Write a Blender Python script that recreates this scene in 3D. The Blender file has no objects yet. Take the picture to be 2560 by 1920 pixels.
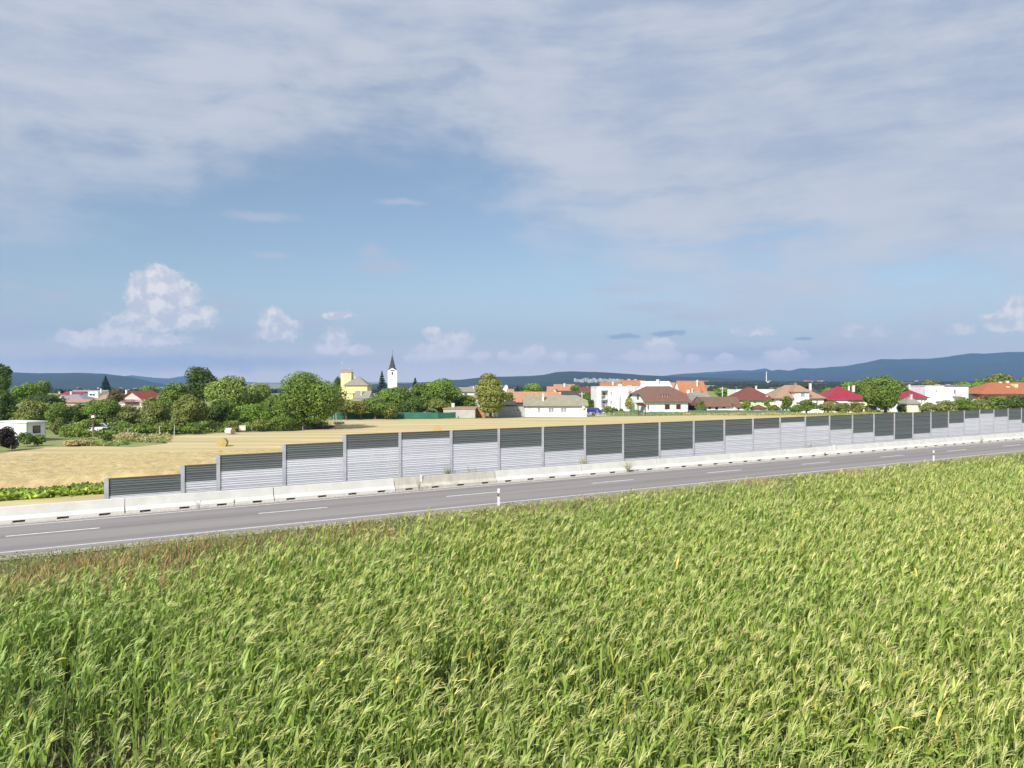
import bpy, math, random
import numpy as np
R = math.radians
rng = np.random.default_rng(7)
random.seed(7)
sc = bpy.context.scene
col = sc.collection

# ---------------------------------------------------------------- camera, sky, sun, exposure
F, CX, HY, CAMH = 1920.0, 1280.0, 951.0, 7.7        # focal length in photo pixels, centre, horizon row, eye height
cam_d = bpy.data.cameras.new('camera'); cam = bpy.data.objects.new('camera', cam_d); col.objects.link(cam)
cam.location = (0, 0, CAMH)
cam.rotation_euler = (R(90) + math.atan((HY - 960) / F), 0, 0)
cam_d.sensor_width = 36; cam_d.lens = 36 * F / 2560
cam_d.clip_start = 0.2; cam_d.clip_end = 60000
sc.camera = cam
sc.view_settings.view_transform = 'Standard'; sc.view_settings.look = 'None'
sc.view_settings.gamma = 1; sc.view_settings.use_curve_mapping = False
sc.view_settings.exposure = 0.55
sc.cycles.max_bounces = 6; sc.cycles.diffuse_bounces = 3; sc.cycles.glossy_bounces = 2
sc.cycles.transmission_bounces = 3; sc.cycles.transparent_max_bounces = 8; sc.cycles.volume_bounces = 0
sc.cycles.use_denoising = True

SUN_AZ, SUN_EL = R(209), R(36)                       # azimuth clockwise from +Y (behind left of the camera)
sun_d = bpy.data.lights.new('sun', 'SUN'); sun = bpy.data.objects.new('sun', sun_d); col.objects.link(sun)
sun_d.energy = 4.2; sun_d.angle = R(0.53); sun_d.color = (1.0, 0.955, 0.88)
sun.rotation_euler = (R(90) - SUN_EL, 0, R(180) - SUN_AZ)

world = bpy.data.worlds.new('World'); sc.world = world; world.use_nodes = True
wt = world.node_tree; wt.nodes.clear()
WN, WL = wt.nodes, wt.links
def wnode(t, **kw):
    n = WN.new(t)
    for k, v in kw.items(): setattr(n, k, v)
    return n
def setin(n, i, v):
    if v is None: return
    if isinstance(v, bpy.types.NodeSocket): WL.new(v, n.inputs[i])
    else: n.inputs[i].default_value = v
def wm(op, a, b=None, c=None, clamp=False):
    n = wnode('ShaderNodeMath', operation=op, use_clamp=clamp)
    setin(n, 0, a); setin(n, 1, b); setin(n, 2, c)
    return n.outputs[0]
def wv(op, a, b=None, out=0):
    n = wnode('ShaderNodeVectorMath', operation=op); setin(n, 0, a); setin(n, 1, b)
    return n.outputs[out]
def wramp(v, a, b, lo=0.0, hi=1.0):
    n = wnode('ShaderNodeMapRange', interpolation_type='SMOOTHSTEP'); n.clamp = True
    for i, x in enumerate((v, a, b, lo, hi)): setin(n, i, x)
    return n.outputs[0]
def wnoise(vec, scale, detail=5, rough=0.55, dist=0.0):
    n = wnode('ShaderNodeTexNoise'); n.noise_dimensions = '3D'
    setin(n, 'Vector', vec); n.inputs['Scale'].default_value = scale; n.inputs['Detail'].default_value = detail
    n.inputs['Roughness'].default_value = rough; n.inputs['Distortion'].default_value = dist
    return n.outputs['Fac']
def wmix(f, a, b):
    n = wnode('ShaderNodeMix', data_type='RGBA'); n.clamp_factor = True
    setin(n, 0, f); setin(n, 6, a); setin(n, 7, b)
    return n.outputs[2]
def lin(r, g, b, k=1.0):
    f = lambda c: ((c / 255 + 0.055) / 1.055) ** 2.4 if c > 10 else c / 255 / 12.92
    return (f(r) * k, f(g) * k, f(b) * k, 1)
def azel(x, y):
    return math.atan((x - CX) / F), math.atan((HY - y) / math.hypot(F, x - CX))

SKYK = 0.71                                          # undoes the exposure for the cloud colours read off the photograph
sky = wnode('ShaderNodeTexSky', sky_type='NISHITA'); sky.sun_disc = False
sky.sun_elevation = SUN_EL; sky.sun_rotation = SUN_AZ; sky.altitude = 200; sky.air_density = 1.0
sky.dust_density = 0.6; sky.ozone_density = 2.0
tc = wnode('ShaderNodeTexCoord')
sep = wnode('ShaderNodeSeparateXYZ'); WL.new(tc.outputs['Generated'], sep.inputs[0])
DX, DY, DZ = sep.outputs
AZ = wm('ARCTAN2', DX, DY); EL = wm('ARCSINE', DZ)
cmb = wnode('ShaderNodeCombineXYZ'); WL.new(AZ, cmb.inputs[0]); WL.new(EL, cmb.inputs[1]); AE = cmb.outputs[0]
# high cloud deck: its lower edge as elevation over azimuth
fc = wnode('ShaderNodeFloatCurve'); mp = fc.mapping; cv = mp.curves[0]
pts = [(-900, 620), (-300, 610), (0, 600), (250, 585), (430, 560), (540, 470), (700, 440), (900, 428), (1130, 440), (1230, 500),
       (1330, 610), (1450, 690), (1650, 760), (2000, 800), (2560, 830), (3400, 840)]
A0, A1 = -1.0, 1.0
P_ = [((azel(x, y)[0] - A0) / (A1 - A0), azel(x, y)[1] / 0.6) for x, y in pts]
while len(cv.points) < len(P_): cv.points.new(0.5, 0.5)
for p, q in zip(cv.points, P_): p.location = q
mp.update()
setin(fc, 'Factor', 1.0); WL.new(wm('MULTIPLY_ADD', AZ, 1 / (A1 - A0), -A0 / (A1 - A0), clamp=True), fc.inputs['Value'])
EDGE = wm('MULTIPLY', fc.outputs[0], 0.6)
warp = wv('MULTIPLY_ADD', AE, (1, 1, 1))
wn_ = wnode('ShaderNodeTexNoise'); WL.new(AE, wn_.inputs['Vector']); wn_.inputs['Scale'].default_value = 3.0; wn_.inputs['Detail'].default_value = 3
off = wv('MULTIPLY', wv('SUBTRACT', wn_.outputs['Color'], (0.5, 0.5, 0.5)), (0.16, 0.05, 0))
AEW = wv('ADD', AE, off)
st = wv('MULTIPLY', AEW, (1.0, 2.6, 1.0))            # streaks lie flatter than they are wide
n_big = wnoise(st, 3.2, 6, 0.5); n_fine = wnoise(st, 8.0, 8, 0.6)
n_str = wnoise(wv('MULTIPLY', AEW, (1.0, 6.0, 1.0)), 4.5, 6, 0.6)
dd = wm('DIVIDE', wm('SUBTRACT', EL, EDGE), 0.07)
dd = wm('ADD', dd, wm('MULTIPLY', wm('SUBTRACT', n_big, 0.5), 3.6))
dd = wm('ADD', dd, wm('MULTIPLY', wm('SUBTRACT', n_fine, 0.5), 2.6))
right = wramp(AZ, 0.05, 0.30)
dd = wm('ADD', dd, wm('MULTIPLY', wm('MULTIPLY', wm('SUBTRACT', n_str, 0.44), 5.0), right))
deck_a = wm('MULTIPLY', wramp(dd, -0.5, 2.0), 0.95)
lightness = wm('ADD', wm('MULTIPLY', n_fine, 0.55), wm('MULTIPLY', n_str, 0.45))
lo_l = wm('MULTIPLY', wramp(dd, 4.5, 0.2), 0.10)
lightness = wm('ADD', lightness, lo_l)
deck_c = wmix(wramp(lightness, 0.36, 0.66), lin(167, 180, 204, SKYK), lin(199, 205, 217, SKYK))
# single clouds near the horizon: x, y, rx, ry in photo pixels turned into directions
def blobs(lst):
    m = None
    for x, y, rx, ry in lst:
        a, e = azel(x, y)
        k = math.cos(a) ** 2 / F
        q = wv('MULTIPLY', wv('SUBTRACT', AEC, (a, e, 0)), (1 / (rx * k), 1 / (ry * math.cos(a) / F), 0))
        s = wv('LENGTH', q, out=1)
        m = s if m is None else wm('SMOOTH_MIN', m, s, 0.25)
    return m
nc = wnode('ShaderNodeTexNoise'); WL.new(AE, nc.inputs['Vector']); nc.inputs['Scale'].default_value = 34; nc.inputs['Detail'].default_value = 5
AEC = wv('ADD', AE, wv('MULTIPLY', wv('SUBTRACT', nc.outputs['Color'], (0.5, 0.5, 0.5)), (0.013, 0.010, 0)))
bright = [(392, 700, 55, 34), (372, 745, 52, 50), (425, 740, 75, 48), (485, 792, 66, 30), (400, 800, 120, 30), (240, 846, 100, 22), (360, 848, 120, 19), (300, 822, 56, 24), (450, 800, 90, 26), (400, 690, 40, 26), (350, 722, 34, 26),
          (685, 792, 34, 24), (700, 812, 52, 26), (690, 838, 58, 15), (846, 788, 40, 10), (842, 850, 34, 32), (832, 872, 46, 16), (895, 878, 38, 11),
          (1082, 833, 26, 20), (1140, 850, 45, 24), (1100, 878, 66, 24), (1050, 895, 46, 12), (1196, 893, 30, 13), (1258, 890, 14, 13),
          (1333, 884, 28, 22), (1310, 898, 48, 12), (1398, 892, 22, 15), (1464, 896, 28, 13),
          (1648, 868, 34, 28), (1610, 892, 66, 16), (1668, 890, 40, 14), (1728, 896, 24, 13), (1812, 896, 26, 12), (1966, 890, 50, 20),
          (1882, 830, 52, 13), (2150, 830, 74, 16), (2300, 836, 26, 10), (2400, 820, 36, 18), (2480, 795, 40, 14), (2545, 768, 50, 30), (2520, 815, 70, 16)]
soft = [(960, 668, 95, 24), (930, 630, 40, 22), (650, 542, 120, 16), (135, 742, 48, 20), (30, 715, 40, 12), (20, 810, 60, 42), (590, 840, 90, 28), (760, 812, 90, 24),
        (560, 760, 70, 14), (1620, 770, 120, 16), (1750, 790, 150, 22), (1560, 725, 110, 12), (1000, 505, 70, 9), (680, 637, 60, 10), (480, 905, 420, 30), (1900, 880, 420, 22)]
dark = [(1562, 838, 44, 9), (1668, 833, 54, 10), (2010, 845, 26, 5)]
mb = blobs(bright); ms = blobs(soft); md = blobs(dark)
nb = wnoise(AE, 58, 6, 0.6); nb2 = wnoise(wv('ADD', AE, (0.006, -0.009, 0)), 58, 4, 0.5)
nb3 = wnoise(AE, 160, 4, 0.6)
lobes = wm('ADD', 0.5, wm('MULTIPLY', wm('SUBTRACT', nb, nb2), 2.6))
vb = wm('ADD', mb, wm('MULTIPLY', wm('ADD', wm('SUBTRACT', nb, 0.5), wm('MULTIPLY', wm('SUBTRACT', nb3, 0.5), 0.5)), 1.7))
cu_a = wm('MULTIPLY', wramp(vb, 1.25, 0.70), wramp(EL, 0.01, 0.09, 0.55, 0.93))
low = wramp(EL, 0.0, 0.07)
cu_c = wmix(wramp(lobes, 0.2, 0.85), lin(204, 207, 220, SKYK), lin(240, 235, 236, SKYK))
cu_c = wmix(wm('SUBTRACT', 1.0, low), cu_c, lin(244, 226, 224, SKYK * 1.5))
ms2 = wm('ADD', ms, wm('MULTIPLY', wm('SUBTRACT', nb, 0.5), 0.9))
so_a = wm('MULTIPLY', wramp(ms2, 1.25, 0.2), 0.62)
da_a = wm('MULTIPLY', wramp(wm('ADD', md, wm('MULTIPLY', wm('SUBTRACT', nb, 0.5), 1.2)), 1.1, 0.5), 0.6)
up = wramp(DZ, -0.02, 0.0)
base = wnode('ShaderNodeBackground'); WL.new(sky.outputs[0], base.inputs[0]); base.inputs[1].default_value = 0.075
def wover(under, a, colr):
    bg = wnode('ShaderNodeBackground'); setin(bg, 0, colr); bg.inputs[1].default_value = 1.0
    mx = wnode('ShaderNodeMixShader'); setin(mx, 0, a); WL.new(under, mx.inputs[1]); WL.new(bg.outputs[0], mx.inputs[2])
    return mx.outputs[0]
sh = wover(base.outputs[0], 0.14, lin(196, 206, 214, SKYK))
sh = wover(sh, wm('MULTIPLY', wramp(EL, 0.16, 0.0), 0.8), lin(176, 188, 210, SKYK))
sh = wover(sh, wm('MULTIPLY', wramp(EL, 0.06, 0.0), 0.95), lin(242, 226, 214, SKYK * 1.28))
sh = wover(sh, so_a, lin(188, 194, 210, SKYK))
sh = wover(sh, wm('MULTIPLY', cu_a, up), cu_c)
sh = wover(sh, deck_a, deck_c)
sh = wover(sh, da_a, lin(132, 160, 192, SKYK))
wo = wnode('ShaderNodeOutputWorld'); WL.new(sh, wo.inputs[0])

# ---------------------------------------------------------------- helpers
def P(px, Y, z=0.0): return ((px - CX) / F * Y, Y, z)
def gY(py, z=0.0): return F * (CAMH - z) / (py - HY)             # forward distance of a ground point seen at row py
def zat(py, Y): return CAMH - (py - HY) / F * Y
TH = math.atan((4320 - CX) / F); DS = np.array((math.sin(TH), math.cos(TH))); DN = np.array((-math.cos(TH), math.sin(TH)))
def rd(s, d): return (s * DS[0] + d * DN[0], s * DS[1] + d * DN[1])   # road frame: s along, d across, both metres
def s_at(px, d):
    u = (px - CX) / F
    return d * (DS[0] * 0 + (math.sin(TH) * u + math.cos(TH)) / (math.sin(TH) - math.cos(TH) * u))

def mat(name, rgb, rough=0.8, vary=0.12, scale=1.0, bump=0.0, bscale=None, rgb2=None, metal=0.0, spec=0.3, detail=5, stretch=None, tint=False, transl=0.0, coord='Object', wave=None, rand=0.0):
    m = bpy.data.materials.new(name); m.use_nodes = True; nt = m.node_tree; nt.nodes.clear(); L = nt.links
    N = nt.nodes.new
    out = N('ShaderNodeOutputMaterial'); b = N('ShaderNodeBsdfPrincipled')
    b.inputs['Roughness'].default_value = rough; b.inputs['Metallic'].default_value = metal
    b.inputs['Specular IOR Level'].default_value = spec
    tcn = N('ShaderNodeTexCoord'); mpn = N('ShaderNodeMapping'); L.new(tcn.outputs[coord], mpn.inputs[0])
    if stretch: mpn.inputs['Scale'].default_value = stretch
    nz = N('ShaderNodeTexNoise'); L.new(mpn.outputs[0], nz.inputs['Vector']); nz.inputs['Scale'].default_value = scale
    nz.inputs['Detail'].default_value = detail; nz.inputs['Roughness'].default_value = 0.6
    r2 = rgb2 if rgb2 else tuple(c * (1 - vary * 2) for c in rgb)
    r1 = rgb if rgb2 else tuple(min(1, c * (1 + vary)) for c in rgb)
    rmp = N('ShaderNodeMapRange'); rmp.inputs[1].default_value = 0.34; rmp.inputs[2].default_value = 0.66
    L.new(nz.outputs['Fac'], rmp.inputs[0])
    mx = N('ShaderNodeMix'); mx.data_type = 'RGBA'; L.new(rmp.outputs[0], mx.inputs[0])
    mx.inputs[6].default_value = (*r2, 1); mx.inputs[7].default_value = (*r1, 1)
    c = mx.outputs[2]
    if wave:                                           # fine courses (tiles, sheet seams): colour dips and relief
        wvn = N('ShaderNodeTexWave'); wvn.wave_type = 'BANDS'; wvn.bands_direction = wave[0]; wvn.inputs['Scale'].default_value = wave[1]
        wvn.inputs['Distortion'].default_value = 0.6; L.new(tcn.outputs['Object'], wvn.inputs['Vector'])
        mm = N('ShaderNodeMix'); mm.data_type = 'RGBA'; mm.blend_type = 'MULTIPLY'; mm.inputs[0].default_value = wave[2]
        L.new(c, mm.inputs[6]); L.new(wvn.outputs['Color'], mm.inputs[7]); c = mm.outputs[2]
    if rand:
        oi = N('ShaderNodeObjectInfo'); rm_ = N('ShaderNodeMapRange'); rm_.inputs[3].default_value = 1 - rand; rm_.inputs[4].default_value = 1 + rand * .4; L.new(oi.outputs['Random'], rm_.inputs[0])
        mm = N('ShaderNodeMix'); mm.data_type = 'RGBA'; mm.blend_type = 'MULTIPLY'; mm.inputs[0].default_value = 1; L.new(c, mm.inputs[6]); L.new(rm_.outputs[0], mm.inputs[7]); c = mm.outputs[2]
    if tint:
        at = N('ShaderNodeAttribute'); at.attribute_name = 'tint'
        mm = N('ShaderNodeMix'); mm.data_type = 'RGBA'; mm.blend_type = 'MULTIPLY'; mm.inputs[0].default_value = 1
        L.new(c, mm.inputs[6]); L.new(at.outputs['Color'], mm.inputs[7]); c = mm.outputs[2]
    L.new(c, b.inputs['Base Color'])
    if bump:
        bn = N('ShaderNodeTexNoise'); L.new(mpn.outputs[0], bn.inputs['Vector']); bn.inputs['Scale'].default_value = bscale or scale * 4; bn.inputs['Detail'].default_value = 6
        bp = N('ShaderNodeBump'); bp.inputs['Strength'].default_value = 1.0; bp.inputs['Distance'].default_value = bump
        L.new(bn.outputs['Fac'], bp.inputs['Height']); L.new(bp.outputs[0], b.inputs['Normal'])
    sh_ = b.outputs[0]
    if transl:
        tr = N('ShaderNodeBsdfTranslucent'); L.new(c, tr.inputs[0])
        ms_ = N('ShaderNodeMixShader'); ms_.inputs[0].default_value = transl; L.new(sh_, ms_.inputs[1]); L.new(tr.outputs[0], ms_.inputs[2]); sh_ = ms_.outputs[0]
    L.new(sh_, out.inputs[0])
    return m

class MB:
    def __init__(s): s.v = []; s.f = []; s.m = []
    def quad(s, a, b, c, d, m=0):
        n = len(s.v); s.v += [a, b, c, d]; s.f.append((n, n + 1, n + 2, n + 3)); s.m.append(m)
    def poly(s, pts, m=0):
        n = len(s.v); s.v += list(pts); s.f.append(tuple(range(n, n + len(pts)))); s.m.append(m)
    def box(s, x0, x1, y0, y1, z0, z1, m=0, skip=''):
        n = len(s.v); s.v += [(x, y, z) for z in (z0, z1) for y in (y0, y1) for x in (x0, x1)]
        for k, q in (('b', (0, 2, 3, 1)), ('t', (4, 5, 7, 6)), ('f', (0, 1, 5, 4)), ('k', (2, 6, 7, 3)), ('l', (0, 4, 6, 2)), ('r', (1, 3, 7, 5))):
            if k not in skip: s.f.append(tuple(n + i for i in q)); s.m.append(m)
        return s
    def tube(s, a, b, r0, r1, k=8, m=0, caps=True):
        a, b = np.array(a, float), np.array(b, float); d = b - a; d /= np.linalg.norm(d) + 1e-9
        u = np.cross(d, (0, 0, 1)); u = u if np.linalg.norm(u) > 1e-3 else np.array((1., 0, 0)); u /= np.linalg.norm(u); w = np.cross(d, u)
        n = len(s.v)
        for c, r in ((a, r0), (b, r1)):
            for i in range(k):
                t = 2 * math.pi * i / k; s.v.append(tuple(c + r * (math.cos(t) * u + math.sin(t) * w)))
        for i in range(k):
            j = (i + 1) % k; s.f.append((n + i, n + j, n + k + j, n + k + i)); s.m.append(m)
        if caps:
            s.f.append(tuple(n + k + i for i in range(k))); s.m.append(m); s.f.append(tuple(n + k - 1 - i for i in range(k))); s.m.append(m)
        return s
    def slab(s, faces, t, m=0):
        """roof skin from top faces with a downward thickness t"""
        cnt = {}
        for fc_ in faces:
            s.poly(fc_, m); s.poly([(x, y, z - t) for x, y, z in reversed(fc_)], m)
            for i in range(len(fc_)):
                a, b = fc_[i], fc_[(i + 1) % len(fc_)]
                k = tuple(sorted((tuple(round(c, 3) for c in a), tuple(round(c, 3) for c in b))))
                cnt.setdefault(k, []).append((a, b))
        for k, l in cnt.items():
            if len(l) == 1:
                a, b = l[0]; s.quad(b, a, (a[0], a[1], a[2] - t), (b[0], b[1], b[2] - t), m)
        return s
    def build(s, name, mats, parent=None, loc=None, rz=0.0, smooth=False):
        me = bpy.data.meshes.new(name); me.from_pydata(s.v, [], s.f); 
        for m in (mats if isinstance(mats, (list, tuple)) else [mats]): me.materials.append(m)
        if any(s.m): me.polygons.foreach_set('material_index', s.m)
        if smooth: me.shade_smooth()
        me.update()
        return link(name, me, parent, loc, rz)
def link(name, me, parent=None, loc=None, rz=0.0):
    o = bpy.data.objects.new(name, me); col.objects.link(o)
    if parent is not None: o.parent = parent
    if loc is not None: o.location = loc
    o.rotation_euler = (0, 0, rz)
    return o
def tag(o, label=None, cat=None, group=None, kind=None):
    if label: o['label'] = label
    if cat: o['category'] = cat
    if group: o['group'] = group
    if kind: o['kind'] = kind
    return o
def empty(name, loc, rz=0.0, label=None, cat=None, group=None):
    return tag(link(name, None, None, loc, rz), label, cat, group)
def npmesh(name, V, Fq, mats, tint=None, matidx=None, smooth=False, parent=None, loc=None):
    """V (n,3), Fq (m,k) arrays -> mesh object"""
    me = bpy.data.meshes.new(name); V = np.asarray(V, np.float32); Fq = np.asarray(Fq, np.int32); m, k = Fq.shape
    me.vertices.add(len(V)); me.vertices.foreach_set('co', V.ravel())
    me.loops.add(m * k); me.loops.foreach_set('vertex_index', Fq.ravel())
    me.polygons.add(m); me.polygons.foreach_set('loop_start', np.arange(0, m * k, k, dtype=np.int32)); me.polygons.foreach_set('loop_total', np.full(m, k, np.int32))
    for mt in (mats if isinstance(mats, (list, tuple)) else [mats]): me.materials.append(mt)
    if matidx is not None: me.polygons.foreach_set('material_index', np.asarray(matidx, np.int32))
    if smooth: me.polygons.foreach_set('use_smooth', np.ones(m, bool))
    if tint is not None:
        a = me.color_attributes.new('tint', 'FLOAT_COLOR', 'POINT'); t = np.ones((len(V), 4), np.float32); t[:, :3] = tint; a.data.foreach_set('color', t.ravel())
    me.update(calc_edges=True)
    return link(name, me, parent, loc)

# ---------------------------------------------------------------- ground, fields, hills, haze
def fnoise(x, y, seed=0, octv=4, base=1.0):
    r = np.random.default_rng(seed); o = np.zeros_like(np.asarray(x, float)); a = 1.0; tot = 0
    for k in range(octv):
        for _ in range(3):
            th = r.uniform(0, 6.28); f = base * (2 ** k) * r.uniform(0.7, 1.3); ph = r.uniform(0, 6.28); ph2 = r.uniform(0, 6.28)
            o = o + a / 3 * np.sin(f * (x * math.cos(th) + y * math.sin(th)) + ph + 1.3 * np.sin(f * 0.6 * (y * math.cos(th) - x * math.sin(th)) + ph2))
        tot += a; a *= 0.55
    return o / tot
m_soil = mat('soil', (0.085, 0.072, 0.042), 0.95, 0.25, 1.5, 0.05, 6)
m_grass = mat('dry_meadow', (0.30, 0.29, 0.11), 0.95, rgb2=(0.16, 0.215, 0.06), scale=0.12, bump=0.06, bscale=3, detail=9)
m_slope = mat('slope_earth', (0.24, 0.21, 0.10), 0.95, rgb2=(0.15, 0.14, 0.06), scale=0.6, bump=0.05, bscale=6)
m_road = mat('asphalt', (0.30, 0.275, 0.262), 0.85, rgb2=(0.225, 0.208, 0.20), scale=0.35, bump=0.004, bscale=60, stretch=(1, 1, 1), detail=8, wave=('Y', .165, .07))
m_gravel = mat('gravel', (0.50, 0.45, 0.40), 0.95, 0.22, 6, 0.03, 18)
m_white = mat('road_paint', (0.72, 0.72, 0.70), 0.6, 0.12, 3)
m_stub = mat('stubble', (0.66, 0.55, 0.30), 0.95, rgb2=(0.49, 0.395, 0.19), scale=0.35, bump=0.05, bscale=5, stretch=(0.10, 1.0, 1), detail=10, wave=('Y', .055, .16))
m_wheat = mat('ripe_wheat', (0.62, 0.51, 0.28), 0.95, rgb2=(0.48, 0.38, 0.19), scale=1.2, bump=0.05, bscale=8, tint=True, detail=8)
def zprof(d): return np.interp(d, [-1e5, 29.5, 33, 38.5, 39.7, 1e6], [-1.2, -1.2, -0.75, -0.15, -0.06, -0.06])
D_ = [-6000, -800, -100, 0, 20, 29.5, 31, 33, 35, 37, 38.5, 39.7, 52, 120] + [float(q) for q in np.geomspace(200, 17000, 26)]
S_ = [-16000, -12000, -9000, -6500] + [float(q) for q in np.arange(-5000, 5001, 250)] + [6500, 9000, 12000, 17000]
def vale(X, Y):
    '''the plain sinks gently beyond the village, on the left more than on the right'''
    t = np.clip((Y - 320) / 1500, 0, 1); t = t * t * (3 - 2 * t); u = np.clip((0.30 - X / np.maximum(Y, 1)) / 0.55, 0, 1)
    return -24 * t * u * u * (3 - 2 * u)
g = MB()
for i in range(len(D_) - 1):
    mi = 0 if D_[i + 1] <= 31 else (1 if D_[i + 1] <= 39.7 else 2)
    for j in range(len(S_) - 1):
        q = [(min(max(rd(s, d)[0], -11000), 11000), min(max(rd(s, d)[1], -5000), 11000), float(zprof(d)) + float(vale(*rd(s, d)))) for s, d in ((S_[j], D_[i]), (S_[j + 1], D_[i]), (S_[j + 1], D_[i + 1]), (S_[j], D_[i + 1]))]
        g.quad(*q, mi)
tag(g.build('ground', [m_soil, m_slope, m_grass]), kind='structure')
def strip(name, d0, d1, s0, s1, z, m, n=1):
    b = MB(); ss = np.linspace(s0, s1, n + 1)
    for i in range(n): b.quad((*rd(ss[i], d0), z), (*rd(ss[i + 1], d0), z), (*rd(ss[i + 1], d1), z), (*rd(ss[i], d1), z))
    return tag(b.build(name, m), kind='structure')
m_road.node_tree.nodes['Mapping'].inputs['Rotation'].default_value = (0, 0, TH - R(90)) if False else (0, 0, 0)
b = MB(); b.box(-600, 900, 40.5, 48.95, -0.3, 0.0)
road = b.build('road', m_road, None, (0, 0, 0), R(90) - TH); tag(road, kind='structure')
# (road mesh lies in its own frame: x along the road, y across it)
for n in m_road.node_tree.nodes:
    if n.type == 'MAPPING': n.inputs['Scale'].default_value = (0.06, 1.6, 1)
strip('gravel_shoulder', 48.95, 52.6, -600, 900, -0.02, m_gravel, 20)
strip('gravel_verge', 39.5, 40.5, -600, 900, -0.03, m_gravel, 20)
strip('edge_line', 41.12, 41.27, -600, 900, 0.004, m_white, 40)
strip('edge_line', 48.33, 48.48, -600, 900, 0.004, m_white, 40)
strip('road_seam', 45.18, 45.23, -600, 900, 0.004, mat('seam_tar', (0.10, 0.09, 0.09), 0.8, 0.2, 2), 40)
for i in range(-4, 22):
    s0 = 11.3 + i * 12.2
    strip('lane_dash', 45.25, 45.46, s0, s0 + 4.1, 0.004, m_white)
# pebbles along the foot of the barrier: nobody could count them
def pebbles():
    n = 5000; s = rng.uniform(-8, 90, n); d = np.concatenate([rng.normal(49.2, 0.18, n // 2), rng.normal(40.0, 0.2, n - n // 2)]); V = []; Fq = []
    sz = rng.uniform(0.015, 0.06, n)
    base = np.array([(1, 0, 0), (0, 1, 0), (-1, 0, 0), (0, -1, 0), (0, 0, 0.8)])
    X = s * DS[0] + d * DN[0]; Y = s * DS[1] + d * DN[1]
    V = np.stack([X, Y, np.full(n, -0.02)], 1)[:, None, :] + base[None] * sz[:, None, None] * rng.uniform(0.7, 1.3, (n, 5, 3))
    idx = np.arange(n)[:, None, None] * 5
    Fq = (np.array([(0, 1, 4), (1, 2, 4), (2, 3, 4), (3, 0, 4)])[None] + idx).reshape(-1, 3)
    tag(npmesh('gravel_stones', V.reshape(-1, 3), Fq, m_gravel), kind='stuff')
pebbles()

def sheet(name, pts, z, m, kind='structure', Yz=None):
    b = MB(); b.poly([(p[0], p[1], z) for p in pts]); return tag(b.build(name, m), kind=kind)
def gp(px, py): Y = gY(py); return P(px, Y)[:2]
far = [gp(x, y) for x, y in ((-400, 1152), (0, 1133), (110, 1118), (230, 1114), (330, 1118), (420, 1108), (380, 1098), (470, 1086), (570, 1082), (700, 1078),
       (800, 1073), (835, 1063), (800, 1052), (900, 1048), (1150, 1047), (1320, 1044), (1480, 1042), (1740, 1038), (1900, 1036), (2300, 1035), (2450, 1020), (2700, 1014), (3600, 1005))]
near = [rd(s, 52.6) for s in (400, 200, 100, 50, 0, -20, -60)]
sheet('stubble_field', far + near, -0.045 + 0.02, m_stub)
# ripe wheat still standing on the left: a dense uneven canopy
def wheat():
    ns, nd = 330, 150
    s = np.linspace(-75, 34, ns); d = np.linspace(64.5, 88, nd); S, D = np.meshgrid(s, d, indexing='ij')
    S = S + rng.uniform(-.1, .1, S.shape); D = D + rng.uniform(-.05, .05, S.shape)
    X = S * DS[0] + D * DN[0]; Y = S * DS[1] + D * DN[1]
    far_y = gY(np.interp(CX + X / Y * F, [-400, 0, 300, 560, 700, 900], [1152, 1146, 1145, 1140, 1133, 1110]))
    edge = np.clip((far_y - Y) / 1.2, 0, 1) * np.clip((34 - S) / 2.0, 0, 1) * np.clip((D - 64.5) / 0.5, 0, 1)
    Z = -0.04 + (0.62 + 0.10 * fnoise(X, Y, 3, 4, 0.35) + rng.uniform(-.09, .09, S.shape)) * edge - 0.15 * (edge < 0.02)
    t = 0.88 + 0.10 * fnoise(X, Y * 2, 5, 4, 0.5) + rng.uniform(-.10, .10, S.shape); T = np.stack([t * 1.02, t, t * 0.94], -1)
    ii = (np.arange(ns - 1)[:, None] * nd + np.arange(nd - 1)[None]).ravel()
    Fq = np.stack([ii, ii + nd, ii + nd + 1, ii + 1], 1)
    keep = edge.ravel()[Fq].max(1) > 0
    tag(npmesh('wheat_field', np.stack([X, Y, Z], -1).reshape(-1, 3), Fq[keep], m_wheat, T.reshape(-1, 3)), 'standing ripe golden wheat beyond the low left end of the noise barrier', 'wheat', kind='stuff')
wheat()

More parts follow.
